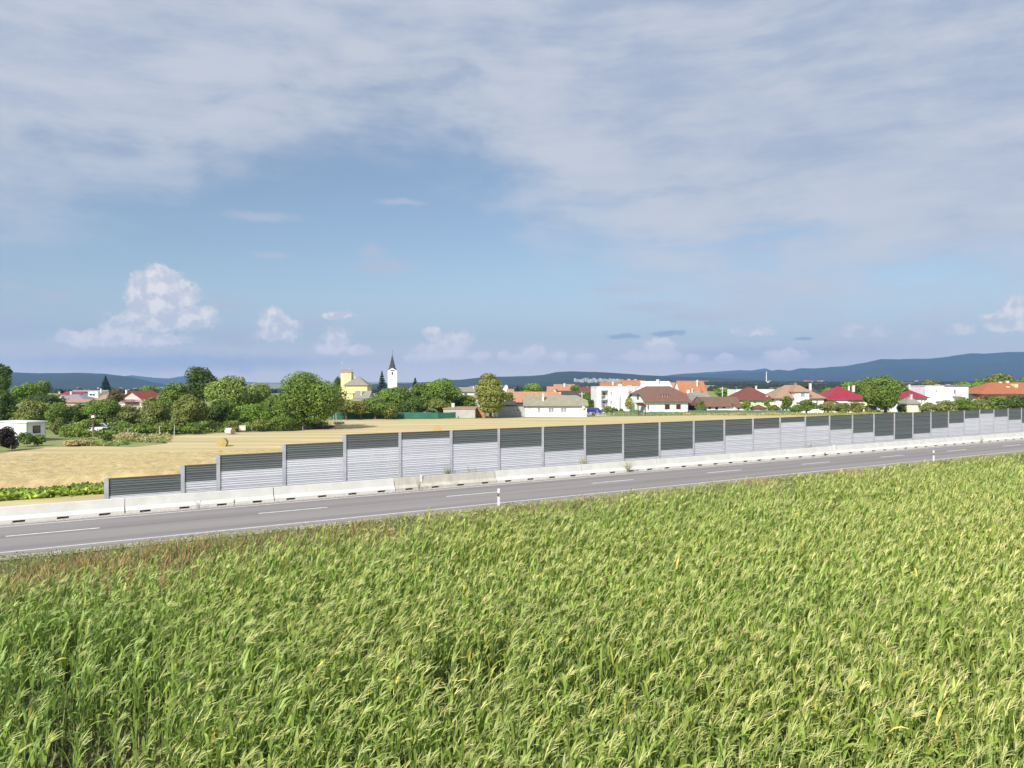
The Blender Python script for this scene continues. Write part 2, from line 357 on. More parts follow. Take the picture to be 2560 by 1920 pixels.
# hills: each a modelled ridge rising from the plain
def hill(name, prof, Yr, Yf, m, seed, Yb=None, plateau=0.0):
    xs = np.array([p[0] for p in prof], float); ys = np.array([p[1] for p in prof], float)
    nx, ny = 260, 34; px = np.linspace(xs[0], xs[-1], nx); top = CAMH - (np.interp(px, xs, ys) - HY) / F * Yr
    top = top + 2.2 * Yr / 4500 * fnoise(px, px * 0, seed, 4, 0.07)
    v = np.linspace(0, 1, ny); V = []; Yb = Yb or Yr * 1.18
    X = np.zeros((nx, ny + 6)); Y = X.copy(); Z = X.copy()
    for j in range(ny + 6):
        if j < ny:
            w = v[j]; yy = Yf + (Yr - Yf) * w; prof_z = w ** 1.15 * (1 - 0.15 * math.sin(w * 3.14))
        else:
            w = (j - ny + 1) / 6; yy = Yr + (Yb - Yr) * w; prof_z = (1 - w) * 0.98
        X[:, j] = (px - CX) / F * Yr * (0.35 + 0.65 * yy / Yr); Y[:, j] = yy
        n = fnoise(X[:, j] * 0.004, np.full(nx, yy * 0.004), seed + 1, 4, 1.3)
        amp = 0.28 * math.sin(min(1, w) * math.pi) if j < ny else 0
        Z[:, j] = -32 + (top + 32) * prof_z * (1 + amp * n)
    n2 = ny + 6; ii = (np.arange(nx - 1)[:, None] * n2 + np.arange(n2 - 1)[None]).ravel()
    o = npmesh(name, np.stack([X, Y, Z], -1).reshape(-1, 3), np.stack([ii, ii + n2, ii + n2 + 1, ii + 1], 1), m, smooth=True)
    return tag(o, kind='structure')
m_wood = mat('hill_forest', (0.026, 0.042, 0.022), 0.95, rgb2=(0.013, 0.024, 0.013), scale=0.006, bump=9, bscale=0.03, detail=10)
hill('hill', [(850, 962), (1040, 957), (1118, 951), (1160, 948), (1200, 944), (1240, 942), (1320, 940), (1360, 937), (1390, 930), (1425, 928), (1460, 929), (1500, 930), (1550, 933), (1600, 937), (1650, 940), (1700, 942), (1780, 944), (1880, 949), (2000, 956)], 3700, 2100, m_wood, 11)
hill('hill', [(-900, 925), (-300, 930), (0, 932.5), (20, 931), (100, 933), (200, 932), (270, 935), (330, 943), (380, 955), (430, 964)], 4100, 2000, m_wood, 12)
hill('hill', [(1560, 955), (1690, 938), (1760, 935), (1820, 935), (1915, 929), (1945, 924), (1975, 927), (2000, 920), (2040, 921), (2080, 917), (2120, 914), (2170, 905), (2200, 898), (2320, 897), (2380, 890), (2425, 883), (2460, 884), (2520, 880), (2620, 880), (2900, 890), (3400, 930)], 6600, 3900, m_wood, 13)
hill('hill', [(1560, 948), (1690, 936), (1760, 931), (1800, 928.5), (1850, 925), (1880, 926), (1912, 921), (1935, 928), (2010, 937), (2200, 940)], 8900, 7000, m_wood, 14)
hill('hill', [(240, 950), (330, 938), (380, 944), (420, 946), (462, 940), (500, 937), (550, 950), (640, 957), (700, 958), (980, 961)], 8600, 6600, m_wood, 15)
# pale fields on the plain in front of the hills
m_ff = [mat('far_crop', c, 0.95, 0.08, 0.01) for c in ((0.50, 0.42, 0.26), (0.16, 0.22, 0.08), (0.07, 0.10, 0.04), (0.42, 0.38, 0.22))]
for k, (x0, x1, ya, yb, mi) in enumerate([(1780, 1850, 955.2, 957.5, 0), (1850, 2160, 957.2, 960, 1), (1700, 1850, 959, 961.5, 2), (2050, 2360, 954.6, 956.2, 3), (2100, 2330, 960.2, 962.2, 0),
                                         (2240, 2460, 955.8, 959, 0), (1990, 2200, 956.4, 957.0, 2), (1500, 1760, 956, 958, 1), (2300, 2560, 954.4, 955.6, 3), (1860, 2060, 961, 963.5, 2)]):
    b = MB(); pts = [(x0, yb), (x1, yb + 0.2), (x1 + 15, ya), (x0 + 10, ya + 0.15)]
    b.poly([(*gp(x, y), 0.3 + 0.2 * k) for x, y in pts]); tag(b.build('distant_farmland', m_ff[mi]), kind='structure')
def farwood(n, x0, x1, Ya, Yb, h, seed, lab, sx=1.0):           # hedgerows and copses strung over the far plain, read as one mass
    r = np.random.default_rng(seed); V = []; Fq = []
    Y = r.uniform(Ya, Yb, n); Y = np.round(Y / 140) * 140 + r.normal(0, 12, n); px = r.uniform(x0, x1, n); keep = fnoise(px * 0.02, Y * 0.004, seed, 3, 1) > -0.25
    Y, px = Y[keep], px[keep]; n = len(Y); X = (px - CX) / F * Y; q = 6
    c = np.stack([X, Y, vale(X, Y) - 0.5], 1)[:, None] + r.normal(0, 1, (n, q, 3)) * (9 * sx, 9 * sx, 0); hh = r.uniform(0.5, 1.3, (n, q, 1)) * h
    w = r.uniform(4, 8, (n, q, 1)) * sx; base = np.array([(1, 0, 0), (0, 1, 0), (-1, 0, 0), (0, -1, 0)])
    V = np.concatenate([c[:, :, None] + base * w[:, :, None], c[:, :, None] + base * w[:, :, None] * 0.9 + np.array((0, 0, 1.0)) * hh[:, :, None] * 0.6, (c + np.array((0, 0, 1.0)) * hh)[:, :, None]], 2).reshape(-1, 3)
    f = [(i, (i + 1) % 4, 4 + (i + 1) % 4, 4 + i) for i in range(4)] + [(4 + i, 4 + (i + 1) % 4, 8, 8) for i in range(4)]
    T = []
    for a in f: T += [(a[0], a[1], a[2])] + ([(a[0], a[2], a[3])] if a[2] != a[3] else [])
    Fq = (np.array(T)[None] + (np.arange(n * q) * 9)[:, None, None]).reshape(-1, 3)
    tag(npmesh('far_woodland', V, Fq, m_wood), lab, 'woodland', kind='stuff')
farwood(900, 900, 2700, 1500, 3000, 5, 21, 'dark hedgerows and copses strung across the far plain below the hills')
farwood(400, -400, 900, 1600, 3000, 5, 22, 'dark hedgerows on the far plain left of the church')

farwood(420, 1500, 2700, 420, 1400, 3.6, 23, 'low bushes and trees on the nearer plain behind the right hand houses', 0.45)
farwood(300, -300, 1500, 480, 1400, 3.6, 24, 'low bushes and trees on the plain behind the church and the left roofs', 0.45)
m_haze = bpy.data.materials.new('haze_air'); m_haze.use_nodes = True; nt = m_haze.node_tree; nt.nodes.clear()
ho = nt.nodes.new('ShaderNodeOutputMaterial'); hv = nt.nodes.new('ShaderNodeVolumePrincipled')
hv.inputs['Color'].default_value = (0.30, 0.56, 1.0, 1); hv.inputs['Density'].default_value = 1.0e-4; hv.inputs['Anisotropy'].default_value = 0.1
nt.links.new(hv.outputs[0], ho.inputs['Volume'])
hz = MB(); hz.box(-11600, 11600, -5100, 11700, -33.5, 305)
tag(hz.build('haze', m_haze), kind='stuff')

# ---------------------------------------------------------------- road barrier and noise barrier
m_conc = mat('concrete', (0.66, 0.655, 0.61), 0.85, rgb2=(0.58, 0.575, 0.53), scale=1.4, bump=0.01, bscale=20, detail=8)
m_conc_old = mat('weathered_concrete', (0.56, 0.54, 0.47), 0.9, rgb2=(0.42, 0.40, 0.34), scale=2.2, bump=0.01, bscale=20, detail=8, stretch=(1, 1, 0.25))
def jersey(L):
    b = MB(); prof = [(0.0, 0.10), (0.0, 0.14), (0.20, 0.34), (0.29, 0.82), (0.31, 0.84), (0.45, 0.84), (0.47, 0.82), (0.56, 0.34), (0.76, 0.14), (0.76, 0.10)]
    g_ = 0.03; x0, x1 = g_, L - g_
    for i in range(len(prof)):
        a, c = prof[i], prof[(i + 1) % len(prof)]
        b.quad((x0, a[0], a[1]), (x0, c[0], c[1]), (x1, c[0], c[1]), (x1, a[0], a[1]))
    b.poly([(x0, y, z) for y, z in prof]); b.poly([(x1, y, z) for y, z in reversed(prof)])
    n = round(L / 2.06); e = x0
    for k in range(n):
        c = (k + 0.5) * L / n; b.box(e, c - 0.29, 0.0, 0.76, -0.03, 0.10, skip='t'); e = c + 0.29
    b.box(e, x1, 0.0, 0.76, -0.03, 0.10, skip='t')
    return b
joints = [-11.8, -3.5, 4.79, 13.37, 21.73, 29.98, 38.17, 46.41, 54.48, 62.46, 70.7, 78.9, 87.1, 95.3, 103.5, 111.7, 119.9, 128, 136.2]
jl = ['cut off by the left edge of the photo, in front of the green crop strip', 'in front of the low left start of the noise barrier', 'below the two lowest steps of the noise barrier',
      'weathered and streaky, carrying a small white reflector', 'next right after the weathered streaky block', 'with a thin weed at its left joint, left of the bushy dry weed', 'with a bushy dry weed standing at its foot',
      'directly right of the block with the bushy dry weed', 'third block right of the block with the bushy dry weed', 'with a white reflector above the far lane, fourth right of the dry weed block',
      'first block right of the one with the far white reflector', 'behind the right-hand marker post', 'first block right of the right-hand marker post', 'second block right of the right-hand marker post',
      'third block right of the right-hand marker post', 'last but two before the right edge of the photo', 'last but one before the right edge of the photo', 'cut off by the right edge of the photo']
for i, (s0, s1) in enumerate(zip(joints[:-1], joints[1:])):
    x, y = rd(s0, 49.6)
    o = jersey(s1 - s0).build('concrete_barrier', m_conc_old if i in (4,) else m_conc, None, (x, y, 0), R(90) - TH)
    lab = (['pale precast concrete road barrier block ' + t for t in jl])[min(i, len(jl) - 1)]
    if i == 0: lab = 'pale precast concrete road barrier block ' + jl[0]
    if i == 4: lab = 'streaky weathered concrete road barrier block below the third tall noise barrier bay'
    if i == 3: lab = 'pale precast concrete road barrier block left of the streaky weathered one'
    tag(o, ' '.join(lab.split()[:16]), 'barrier', 'precast concrete barrier blocks along the road')

m_dark = mat('dark_green_aluminium', (0.145, 0.165, 0.158), 0.5, 0.06, 0.8, metal=0.0, spec=0.4, rand=.10)
m_light = mat('pale_grey_aluminium', (0.67, 0.68, 0.71), 0.5, 0.07, 0.5, metal=0.0, spec=0.4, rand=.07)
m_post = mat('galvanised_post', (0.50, 0.50, 0.525), 0.5, 0.08, 1.5, spec=0.5)
m_cap = mat('brown_capping', (0.16, 0.11, 0.075), 0.7, 0.1, 1)
posts = [3.94, 8.11, 10.2, 14.34, 18.5, 22.62, 26.76, 30.92, 35.07, 39.32, 43.47, 47.71, 51.94, 55.98, 59.99, 64.02, 67.97, 71.98, 75.98, 79.91, 83.85, 87.58, 91.38, 95.26, 98.9, 102.59, 106.13, 109.82, 113.43, 117.2, 121, 124.8, 128.6, 132.4, 136.2]
tops = [1.89, 2.41, 2.93, 3.43] + [3.93] * 40
darkh = [1.0, 1.0, 1.0, 1.0, 1.0, .5, 1.0, 1.5, 2.0, 2.5, 3.0, 2.5, 2.0, 1.5, 1.0, .5, 1.0, 1.5, 2.0, 2.5, 3.0, 2.5, 2.0, 1.5, 1.0, .5, 1.0, 1.5, 2.0, 2.5, 3.0, 2.5, 2.0, 1.5]
# one cassette panel, 1 m long (scaled along the bay) and 0.5 m high, with raised trapezoid ribs
def cassette(mt, name):
    b = MB(); y0, y1 = -0.052, -0.088
    prof = [(y0, 0.0)]
    for k, (za, zb) in enumerate(((0.012, 0.135), (0.155, 0.278), (0.298, 0.421), (0.441, 0.492))):
        e = 0.03 if k < 3 else 0.015
        prof += [(y0, za), (y1, za + e), (y1, zb - e), (y0, zb)]
    prof += [(y0, 0.497), (0.06, 0.497), (0.06, 0.0)]
    for i in range(len(prof)):
        a, c = prof[i], prof[(i + 1) % len(prof)]; b.quad((0, a[0], a[1]), (1, a[0], a[1]), (1, c[0], c[1]), (0, c[0], c[1]))
    me = bpy.data.meshes.new(name); me.from_pydata(b.v, [], b.f); me.materials.append(mt); me.update(); return me
me_d, me_l = cassette(m_dark, 'dark_panel'), cassette(m_light, 'light_panel')
wall = empty('noise_barrier', (*rd(posts[0], 51.0), 0), R(90) - TH, 'long roadside noise barrier of ribbed grey and dark green metal panels between posts', 'noise barrier')
for i, s in enumerate(posts):
    h = max(tops[i], tops[max(0, i - 1)]) + 0.03
    b = MB(); x = s - posts[0]                           # H-section post: two flanges and a web
    b.box(x - 0.11, x + 0.11, -0.135, -0.115, -0.1, h); b.box(x - 0.11, x + 0.11, 0.085, 0.105, -0.1, h); b.box(x - 0.008, x + 0.008, -0.115, 0.085, -0.1, h - 0.002)
    b.build('post', m_post, wall)
    if i == len(posts) - 1: break
    x0, x1 = x + 0.02, posts[i + 1] - posts[0] - 0.02; n = math.ceil((tops[i]) / 0.5)
    for k in range(n):
        z0 = tops[i] - 0.5 * (k + 1)
        o = link('panel', me_d if 0.5 * (k + 1) <= darkh[i] + 0.01 else me_l, wall, (x0, 0, z0)); o.scale = (x1 - x0, 1, 1)
    b = MB(); b.box(x0, x1, -0.092, 0.065, tops[i] + 0.001, tops[i] + 0.03); b.build('capping', m_cap, wall)

# plastic marker posts and reflectors
m_pw = mat('white_plastic', (0.80, 0.80, 0.80), 0.4, 0.04, 2); m_pk = mat('black_band', (0.035, 0.03, 0.032), 0.4, 0.05, 2); m_pr = mat('maroon_band', (0.16, 0.015, 0.03), 0.4, 0.05, 2)
def marker(px, d, band, lab):
    s = s_at(px, d); x, y = rd(s, d); t = empty('marker_post', (x, y, -0.15), R(90) - TH, lab, 'marker post', 'plastic marker posts beside the road')
    b = MB()
    for z0, z1 in ((0, 0.72), (0.92, 1.12)): b.box(-0.058, 0.058, -0.05, 0.05, z0, z1)
    n = len(b.v); b.poly([(-0.06, -0.05, 1.12), (0.06, -0.05, 1.12), (0.06, 0.05, 1.19), (-0.06, 0.05, 1.19)]); b.poly([(-0.06, 0.05, 1.12), (-0.06, 0.05, 1.19), (0.06, 0.05, 1.19), (0.06, 0.05, 1.12)])
    b.poly([(-0.06, -0.05, 1.12), (-0.06, 0.05, 1.19), (-0.06, 0.05, 1.12)]); b.poly([(0.06, -0.05, 1.12), (0.06, 0.05, 1.12), (0.06, 0.05, 1.19)])
    b.build('post', m_pw, t); MB().box(-0.058, 0.058, -0.048, 0.048, 0.72, 0.92).build('band', band, t)
    MB().box(-0.02, 0.02, -0.056, -0.048, 0.75, 0.89).build('reflector', m_pw, t)
marker(1247, 40.35, m_pk, 'white plastic marker post with black band, left of the two at the near road edge')
marker(2335, 40.35, m_pr, 'white plastic marker post with maroon band, right of the two at the near road edge')
for px, lab in ((1053, 'small white reflector stuck on the streaky weathered barrier block'), (2086, 'small white reflector on the far pale barrier block above the third lane dash')):
    s = s_at(px, 49.85); x, y = rd(s, 49.85); t = MB()
    t.box(-0.05, 0.05, -0.06, 0.0, 0.42, 0.90); t.box(-0.05, 0.05, -0.06, 0.18, 0.90, 0.93)
    tag(t.build('reflector_bracket', m_pw, None, (x, y, 0), R(90) - TH), lab, 'reflector', 'white reflectors on the concrete barrier')

# ---------------------------------------------------------------- maize field
m_leaf = mat('maize_leaf', (0.335, 0.450, 0.092), 0.5, rgb2=(0.215, 0.315, 0.050), scale=1.3, tint=True, transl=0.28, spec=0.45)
m_stalk = mat('maize_stalk', (0.26, 0.34, 0.11), 0.6, 0.12, 3, tint=True)
m_tass = mat('maize_tassel', (0.62, 0.62, 0.26), 0.75, rgb2=(0.46, 0.52, 0.17), scale=2.0, tint=True, transl=0.25)
def ribbon(pts, wid, side):
    """pts (k,3), wid (k,), side (3,) -> verts, quads"""
    pts = np.asarray(pts); side = np.asarray(side) / (np.linalg.norm(side) + 1e-9)
    V = np.concatenate([pts - side * wid[:, None] / 2, pts + side * wid[:, None] / 2]); k = len(pts)
    return V, [(i, i + 1, k + i + 1, k + i) for i in range(k - 1)]
def maize_variant(r, lod):
    """parts of a plant: list of (kind, verts, quads) before the wind bends it"""
    h = 2.0; parts = []; a0 = r.uniform(0, 6.28); k = 5 if lod == 0 else 4
    b = MB(); b.tube((0, 0, 0), (0, 0, 1.2), 0.014, 0.011, 4, caps=False); b.tube((0, 0, 1.2), (0, 0, h), 0.011, 0.005, 4, caps=False)
    parts.append(('stalk', np.array(b.v), [tuple(f) for f in b.f]))
    nl = 8 if lod == 0 else 7
    for i in range(nl):
        z = 0.45 + 1.42 * i / (nl - 1) + r.normal(0, 0.03); a = a0 + i * math.pi + r.normal(0, 0.45)
        ln = r.uniform(0.52, 0.82) * (1 - 0.38 * max(0, i - nl + 4) / 3); t0 = R(r.uniform(6, 22)); t1 = R(r.uniform(40, 140)); t = np.linspace(0, 1, k + 1)
        th = t0 + (t1 - t0) * t ** 1.7; st_ = ln / k; ra = np.concatenate([[0], np.cumsum(np.sin(th[:-1]) * st_)]); za = np.concatenate([[0], np.cumsum(np.cos(th[:-1]) * st_)])
        pts = np.stack([ra * math.cos(a), ra * math.sin(a), z + za], 1); w = np.interp(t, [0, .25, .6, .85, 1], [0.04, .068, .062, .036, .006]) * r.uniform(0.8, 1.2)
        sd = np.array([-math.sin(a), math.cos(a), r.normal(0, 0.35)])
        parts.append(('leaf', *ribbon(pts, w, sd)))
    V, Q = [], []; nb_ = r.integers(5, 9) if lod == 0 else 5; off_ = 0; kk = 3
    for i in range(nb_ + 1):
        main = i == 0; a = r.uniform(0, 6.28); z = h - 0.02 + (0 if main else r.uniform(0.0, 0.10)); ln = r.uniform(.30, .38) if main else r.uniform(.17, .27); t = np.linspace(0, 1, kk + 1)
        th = (R(4) if main else R(r.uniform(10, 30))) + (R(10) if main else R(r.uniform(25, 75))) * t; st_ = ln / kk
        ra = np.concatenate([[0], np.cumsum(np.sin(th[:-1]) * st_)]); za = np.concatenate([[0], np.cumsum(np.cos(th[:-1]) * st_)])
        pts = np.stack([ra * math.cos(a), ra * math.sin(a), z + za], 1); w = np.array([.014, .022, .021, .010]) * (1.0 if lod == 0 else 1.25)
        v_, q_ = ribbon(pts, w, (math.cos(a + 1.3), math.sin(a + 1.3), 0.6)); V.append(v_); Q += [tuple(x + off_ for x in f) for f in q_]; off_ += len(v_)
    parts.append(('tassel', np.concatenate(V), Q))
    return parts
def windy(V, kind, k=1.0):
    """wind from the left bends the plant to the right of the view (+X), most at its tips"""
    V = V.copy(); z = V[..., 2]; rr = np.hypot(V[..., 0], V[..., 1]); b = 0.085 * (z / 2.0) ** 2
    if kind == 'leaf': b = b + 0.30 * rr ** 1.4
    if kind == 'tassel': b = b + 0.42 * np.clip(z - 1.95, 0, 1) ** 1.2 + 0.30 * rr
    V[..., 0] += b * k; V[..., 1] += 0.25 * b * k; V[..., 2] -= 0.32 * b * k
    return V
vr = np.random.default_rng(31)
VAR = [maize_variant(vr, 0) for _ in range(12)]; VARL = [maize_variant(vr, 1) for _ in range(12)]
# planting plan in rows along the road
rows = np.arange(-14, 34.6, 0.60); S0 = np.arange(-45, 92, 0.17); SS, DD = np.meshgrid(S0, rows)
SS = (SS + rng.normal(0, .05, SS.shape)).ravel(); DD = (DD + rng.normal(0, .09, DD.shape)).ravel()
XX = SS * DS[0] + DD * DN[0]; YY = SS * DS[1] + DD * DN[1]
ok = (YY > 8.6) & (np.abs(XX) < 0.70 * YY + 2.2) & (DD < np.interp(SS, [-20, -5, 5, 12, 100], [28.6, 29.4, 31.0, 32.1, 32.2]) + 1.0 * fnoise(SS, SS * 0, 8, 4, 0.5) + 0.3 * rng.normal(0, 1, len(SS)))
dens = fnoise(XX, YY, 9, 4, 0.55); pxx = CX + XX / YY * F; pyy = HY + 6.6 / YY * F
gap = ((pxx < 420) & (pyy > 1560)) * 0.55 + ((dens < -0.42) * 0.75)
gap = gap + (np.hypot((pxx - 250) / 130, (pyy - 1760) / 70) < 1) * 0.35
ok &= rng.uniform(0, 1, len(XX)) > gap
ok &= rng.uniform(0, 1, len(XX)) < np.interp(YY, [0, 22, 60], [1, 1, 0.80])
X, Y, Dd = XX[ok], YY[ok], DD[ok]; n = len(X); print('maize plants', n)
hgt = np.clip(1.03 + 0.085 * fnoise(X, Y, 10, 4, 0.30) + rng.normal(0, 0.085, n), 0.7, 1.32)
wk = np.clip(1.05 + 0.35 * fnoise(X, Y, 12, 3, 0.25) + rng.normal(0, .22, n), 0.2, 2.0)
pal = fnoise(X, Y, 14, 4, 0.2) + np.interp(CX + X / Y * F, [0, 2560], [-0.15, 0.6])                       # pale patches and deeper green patches
Zb = zprof(Dd)
vis = (np.abs(X) < 0.665 * Y) & ((CAMH - (Zb + 2.25)) / Y * F < 1920 - HY)
order = np.argsort(np.where(vis, Y, 1e9)); near_i = set(order[:300].tolist())
def leaf_tint(k, r): return np.array([1.0 + 0.16 * k, 1.0 + 0.07 * k, 1.0 + 0.10 * k]) * r
# 300 nearest plants: individuals that share their part meshes
mesh_of = []
for vi, parts in enumerate(VAR):
    row = []
    for kind, V, Q in parts:
        V2 = windy(V, kind); me = bpy.data.meshes.new(kind); me.from_pydata([tuple(p) for p in V2], [], Q)
        me.materials.append({'stalk': m_stalk, 'leaf': m_leaf, 'tassel': m_tass}[kind])
        a = me.color_attributes.new('tint', 'FLOAT_COLOR', 'POINT'); c = vr.uniform(0.82, 1.18); t = np.ones((len(V2), 4), np.float32); t[:, :3] = (c * vr.uniform(0.95, 1.1), c, c); a.data.foreach_set('color', t.ravel())
        me.update(); row.append((kind, me))
    mesh_of.append(row)
for i in sorted(near_i):
    t = empty('maize_plant', (X[i], Y[i], Zb[i]), rng.normal(0, 0.35), 'green maize plant with pale drooping tassel in the nearest rows at the photo bottom', 'maize plant', 'maize plants nearest the camera')
    t.scale = (1.0, 1.0, hgt[i])
    for kind, me in mesh_of[int(rng.integers(12))]: link(kind, me, t)
# the rest of the field
def field(idx):
    VV, QQ, TT, MM, base_ = [], [], [], [], 0
    var = rng.integers(0, 12, n)
    for v in range(12):
        for lod, sel in ((0, idx[(var[idx] == v) & (Y[idx] < 24)]), (1, idx[(var[idx] == v) & (Y[idx] >= 24)])):
            m = len(sel)
            if not m: continue
            a = rng.uniform(0, 6.28, m); ca, sa = np.cos(a), np.sin(a)
            for kind, V, Q in (VAR if lod == 0 else VARL)[v]:
                if kind == 'stalk' and lod: continue
                if kind == 'tassel': sel_all = (sel, a, ca, sa, m); kk_ = rng.uniform(0, 1, m) < 0.92; sel, a, ca, sa = sel[kk_], a[kk_], ca[kk_], sa[kk_]; m = len(sel)
                W = np.repeat(V[None], m, 0); x = W[..., 0] * ca[:, None] - W[..., 1] * sa[:, None]; y = W[..., 0] * sa[:, None] + W[..., 1] * ca[:, None]
                W = np.stack([x, y, W[..., 2]], -1); W = windy(W, kind, wk[sel][:, None]); W[..., 2] *= hgt[sel][:, None]
                W += np.stack([X[sel], Y[sel], Zb[sel]], 1)[:, None]
                q = np.array(Q)[None] + (np.arange(m) * len(V))[:, None, None] + base_
                k = pal[sel] + rng.normal(0, 0.45, m); c = rng.uniform(0.70, 1.28, m)
                t = np.stack([c * (1 + 0.17 * k), c * (1 + 0.06 * k), c * (1 + 0.12 * k)], 1)
                if kind == 'leaf':
                    ry = rng.uniform(0, 1, m) < 0.02; t[ry] *= (2.3, 1.5, 1.8)   # the odd yellowed leaf
                VV.append(W.reshape(-1, 3)); QQ.append(q.reshape(-1, 4)); TT.append(np.repeat(t, len(V), 0)); MM.append(np.full(m * len(Q), {'stalk': 0, 'leaf': 1, 'tassel': 2}[kind])); base_ += m * len(V)
    Q = np.concatenate(QQ); print('field quads', len(Q))
    o = npmesh('maize_field', np.concatenate(VV), Q, [m_stalk, m_leaf, m_tass], np.concatenate(TT), np.concatenate(MM))
    tag(o, 'dense green maize field with pale windblown tassels filling the foreground', 'maize field', kind='stuff')
field(np.array([i for i in range(n) if i not in near_i]))

# ---------------------------------------------------------------- weeds and grass on the slope below the road
m_blade = mat('weed_blade', (1, 1, 1), 0.8, 0.03, 1, tint=True, transl=0.25)
def blades(name, n, seed, lab, pick, hmul=1.0, wmul=1.0, cat='grass', drange=(27.6, 40.2), srange=(-32, 96)):
    r = np.random.default_rng(seed); s = srange[0] + (srange[1] - srange[0]) * r.uniform(0, 1, n) ** 1.25; d = drange[0] + (drange[1] - drange[0]) * r.uniform(0, 1, n) ** 0.85
    x = s * DS[0] + d * DN[0]; y = s * DS[1] + d * DN[1]
    fn = fnoise(x, y, 40, 4, 0.22); f2 = fnoise(x, y, 41, 4, 0.8)
    k = pick(s, d, fn, f2, r); s, d, x, y, fn, f2 = (a[k] for a in (s, d, x, y, fn, f2)); n = len(s)
    fade = np.interp(d, [31, 33, 36, 39.2, 40.0], [1.25, 0.95, 0.62, 0.45, 0.2])
    h = r.uniform(0.4, 1.0, n) * np.clip(0.95 + 0.38 * f2 + 0.25 * fn, 0.4, 1.6) * hmul * fade; w = r.uniform(0.012, 0.03, n) * wmul * np.interp(s, [0, 90], [1, 1.9])
    a = r.uniform(0, 6.28, n); lx = r.normal(0.10, 0.30, n) * h; ly = r.normal(0.03, 0.28, n) * h
    z = zprof(d) - 0.03; p0 = np.stack([x, y, z], 1); p1 = p0 + np.stack([lx * .35, ly * .35, h * .55], 1); p2 = p0 + np.stack([lx, ly, h * r.uniform(.85, 1, n)], 1); sd = np.stack([np.cos(a), np.sin(a), 0 * a], 1) * w[:, None] / 2
    V = np.stack([p0 - sd, p0 + sd, p1 - sd * 1.1, p1 + sd * 1.1, p2 - sd * .5, p2 + sd * .5], 1)
    Q = (np.array([(0, 1, 3, 2), (2, 3, 5, 4)])[None] + (np.arange(n) * 6)[:, None, None]).reshape(-1, 4)
    if name == 'dock_weeds':
        t = np.stack([r.uniform(.28, .50, n), r.uniform(.20, .34, n), r.uniform(.09, .16, n)], 1)
    else:
        g1 = np.array((.15, .20, .055)); g2 = np.array((.42, .37, .17)); g3 = np.array((.30, .33, .11)); m1 = np.clip(0.35 + 0.9 * f2 + 0.5 * fn + r.normal(0, .3, n), 0, 1)[:, None]
        t = g1 * (1 - m1) + g2 * m1; u = (r.uniform(0, 1, n) < 0.35)[:, None]; t = np.where(u, g3, t) * r.uniform(.8, 1.2, (n, 1))
    T = np.repeat(t[:, None], 6, 1)
    T[:, 4:] *= 1.2
    return tag(npmesh(name, V.reshape(-1, 3), Q, m_blade, T.reshape(-1, 3)), lab, cat, kind='stuff')
blades('roadside_grass', 125000, 51, 'tall mixed green and straw coloured grass between maize and road', lambda s, d, fn, f2, r: (r.uniform(0, 1, len(s)) < np.clip(1.0 - 0.6 * (fn > 0.55), .3, 1)))
def redpick(s, d, fn, f2, r):
    left = (s < 15) & (d < 38.5) & (f2 > -0.3); mid = (s > 44) & (s < 58) & (d > 31) & (f2 > 0.0) | (s > 12) & (s < 16) & (d > 33.5) & (f2 > -.2)
    return left & (r.uniform(0, 1, len(s)) < np.interp(s, [-10, 3, 15], [.8, .6, .35])) | mid & (r.uniform(0, 1, len(s)) < 0.45) | ((fn > 0.5) & (f2 > 0.25) & (r.uniform(0, 1, len(s)) < 0.12))
blades('dock_weeds', 90000, 52, 'reddish brown dock and dry weeds in patches along the maize edge', redpick, 1.15, 1.3, 'weeds')
blades('ground_weeds', 60000, 53, 'low green weeds growing between the maize plants', lambda s, d, fn, f2, r: ((s * DS[1] + d * DN[1]) > 9) & (np.abs(s * DS[0] + d * DN[0]) < .7 * (s * DS[1] + d * DN[1]) + 2), 0.6, 1.8, 'weeds', (2, 28), (-30, 40))

def weedtops():
    """small leaves and seed heads among the grass"""
    r = np.random.default_rng(58); n = 60000; s = -30 + 130 * r.uniform(0, 1, n) ** 1.2; d = 30 + 10 * r.uniform(0, 1, n); x = s * DS[0] + d * DN[0]; y = s * DS[1] + d * DN[1]
    f2 = fnoise(x, y, 61, 4, 1.1); k = r.uniform(0, 1, n) < np.clip(0.55 + 1.3 * f2, 0.05, 1); s, d, x, y, f2 = (a[k] for a in (s, d, x, y, f2)); n = len(s)
    top = np.interp(d, [30, 33, 36, 39.2, 40], [1.35, 0.95, 0.6, 0.42, 0.15]) * np.clip(0.9 + 0.5 * f2, .4, 1.5); z = zprof(d) + top * r.uniform(.25, 1.0, n) ** .7
    C = np.stack([x, y, z], 1); nr = r.normal(0, 1, (n, 3)); nr /= np.linalg.norm(nr, axis=1)[:, None]; t_ = np.cross(nr, r.normal(0, 1, (n, 3))); t_ /= np.linalg.norm(t_, axis=1)[:, None]; b_ = np.cross(nr, t_); q = r.uniform(.025, .075, n)[:, None] * np.interp(s, [0, 90], [1, 1.7])[:, None]
    V = np.stack([C - t_ * q, C + b_ * q * .5, C + t_ * q, C - b_ * q * .5], 1).reshape(-1, 3)
    f3 = fnoise(x, y, 63, 3, .3)[:, None]; T = np.where(f3 + r.normal(0, .35, (n, 1)) > -.05, np.array((.24, .31, .085)), np.array((.44, .38, .19))) * r.uniform(.65, 1.3, (n, 1)); yl = (r.uniform(0, 1, (n, 1)) < .12) & (f3 > .1); T = np.where(yl, np.array((.48, .50, .16)), T)
    tag(npmesh('verge_weeds', V, np.arange(n * 4).reshape(-1, 4), m_blade, np.repeat(T, 4, 0)), 'leafy weeds and pale seed heads on the slope below the road edge', 'weeds', kind='stuff')
weedtops()

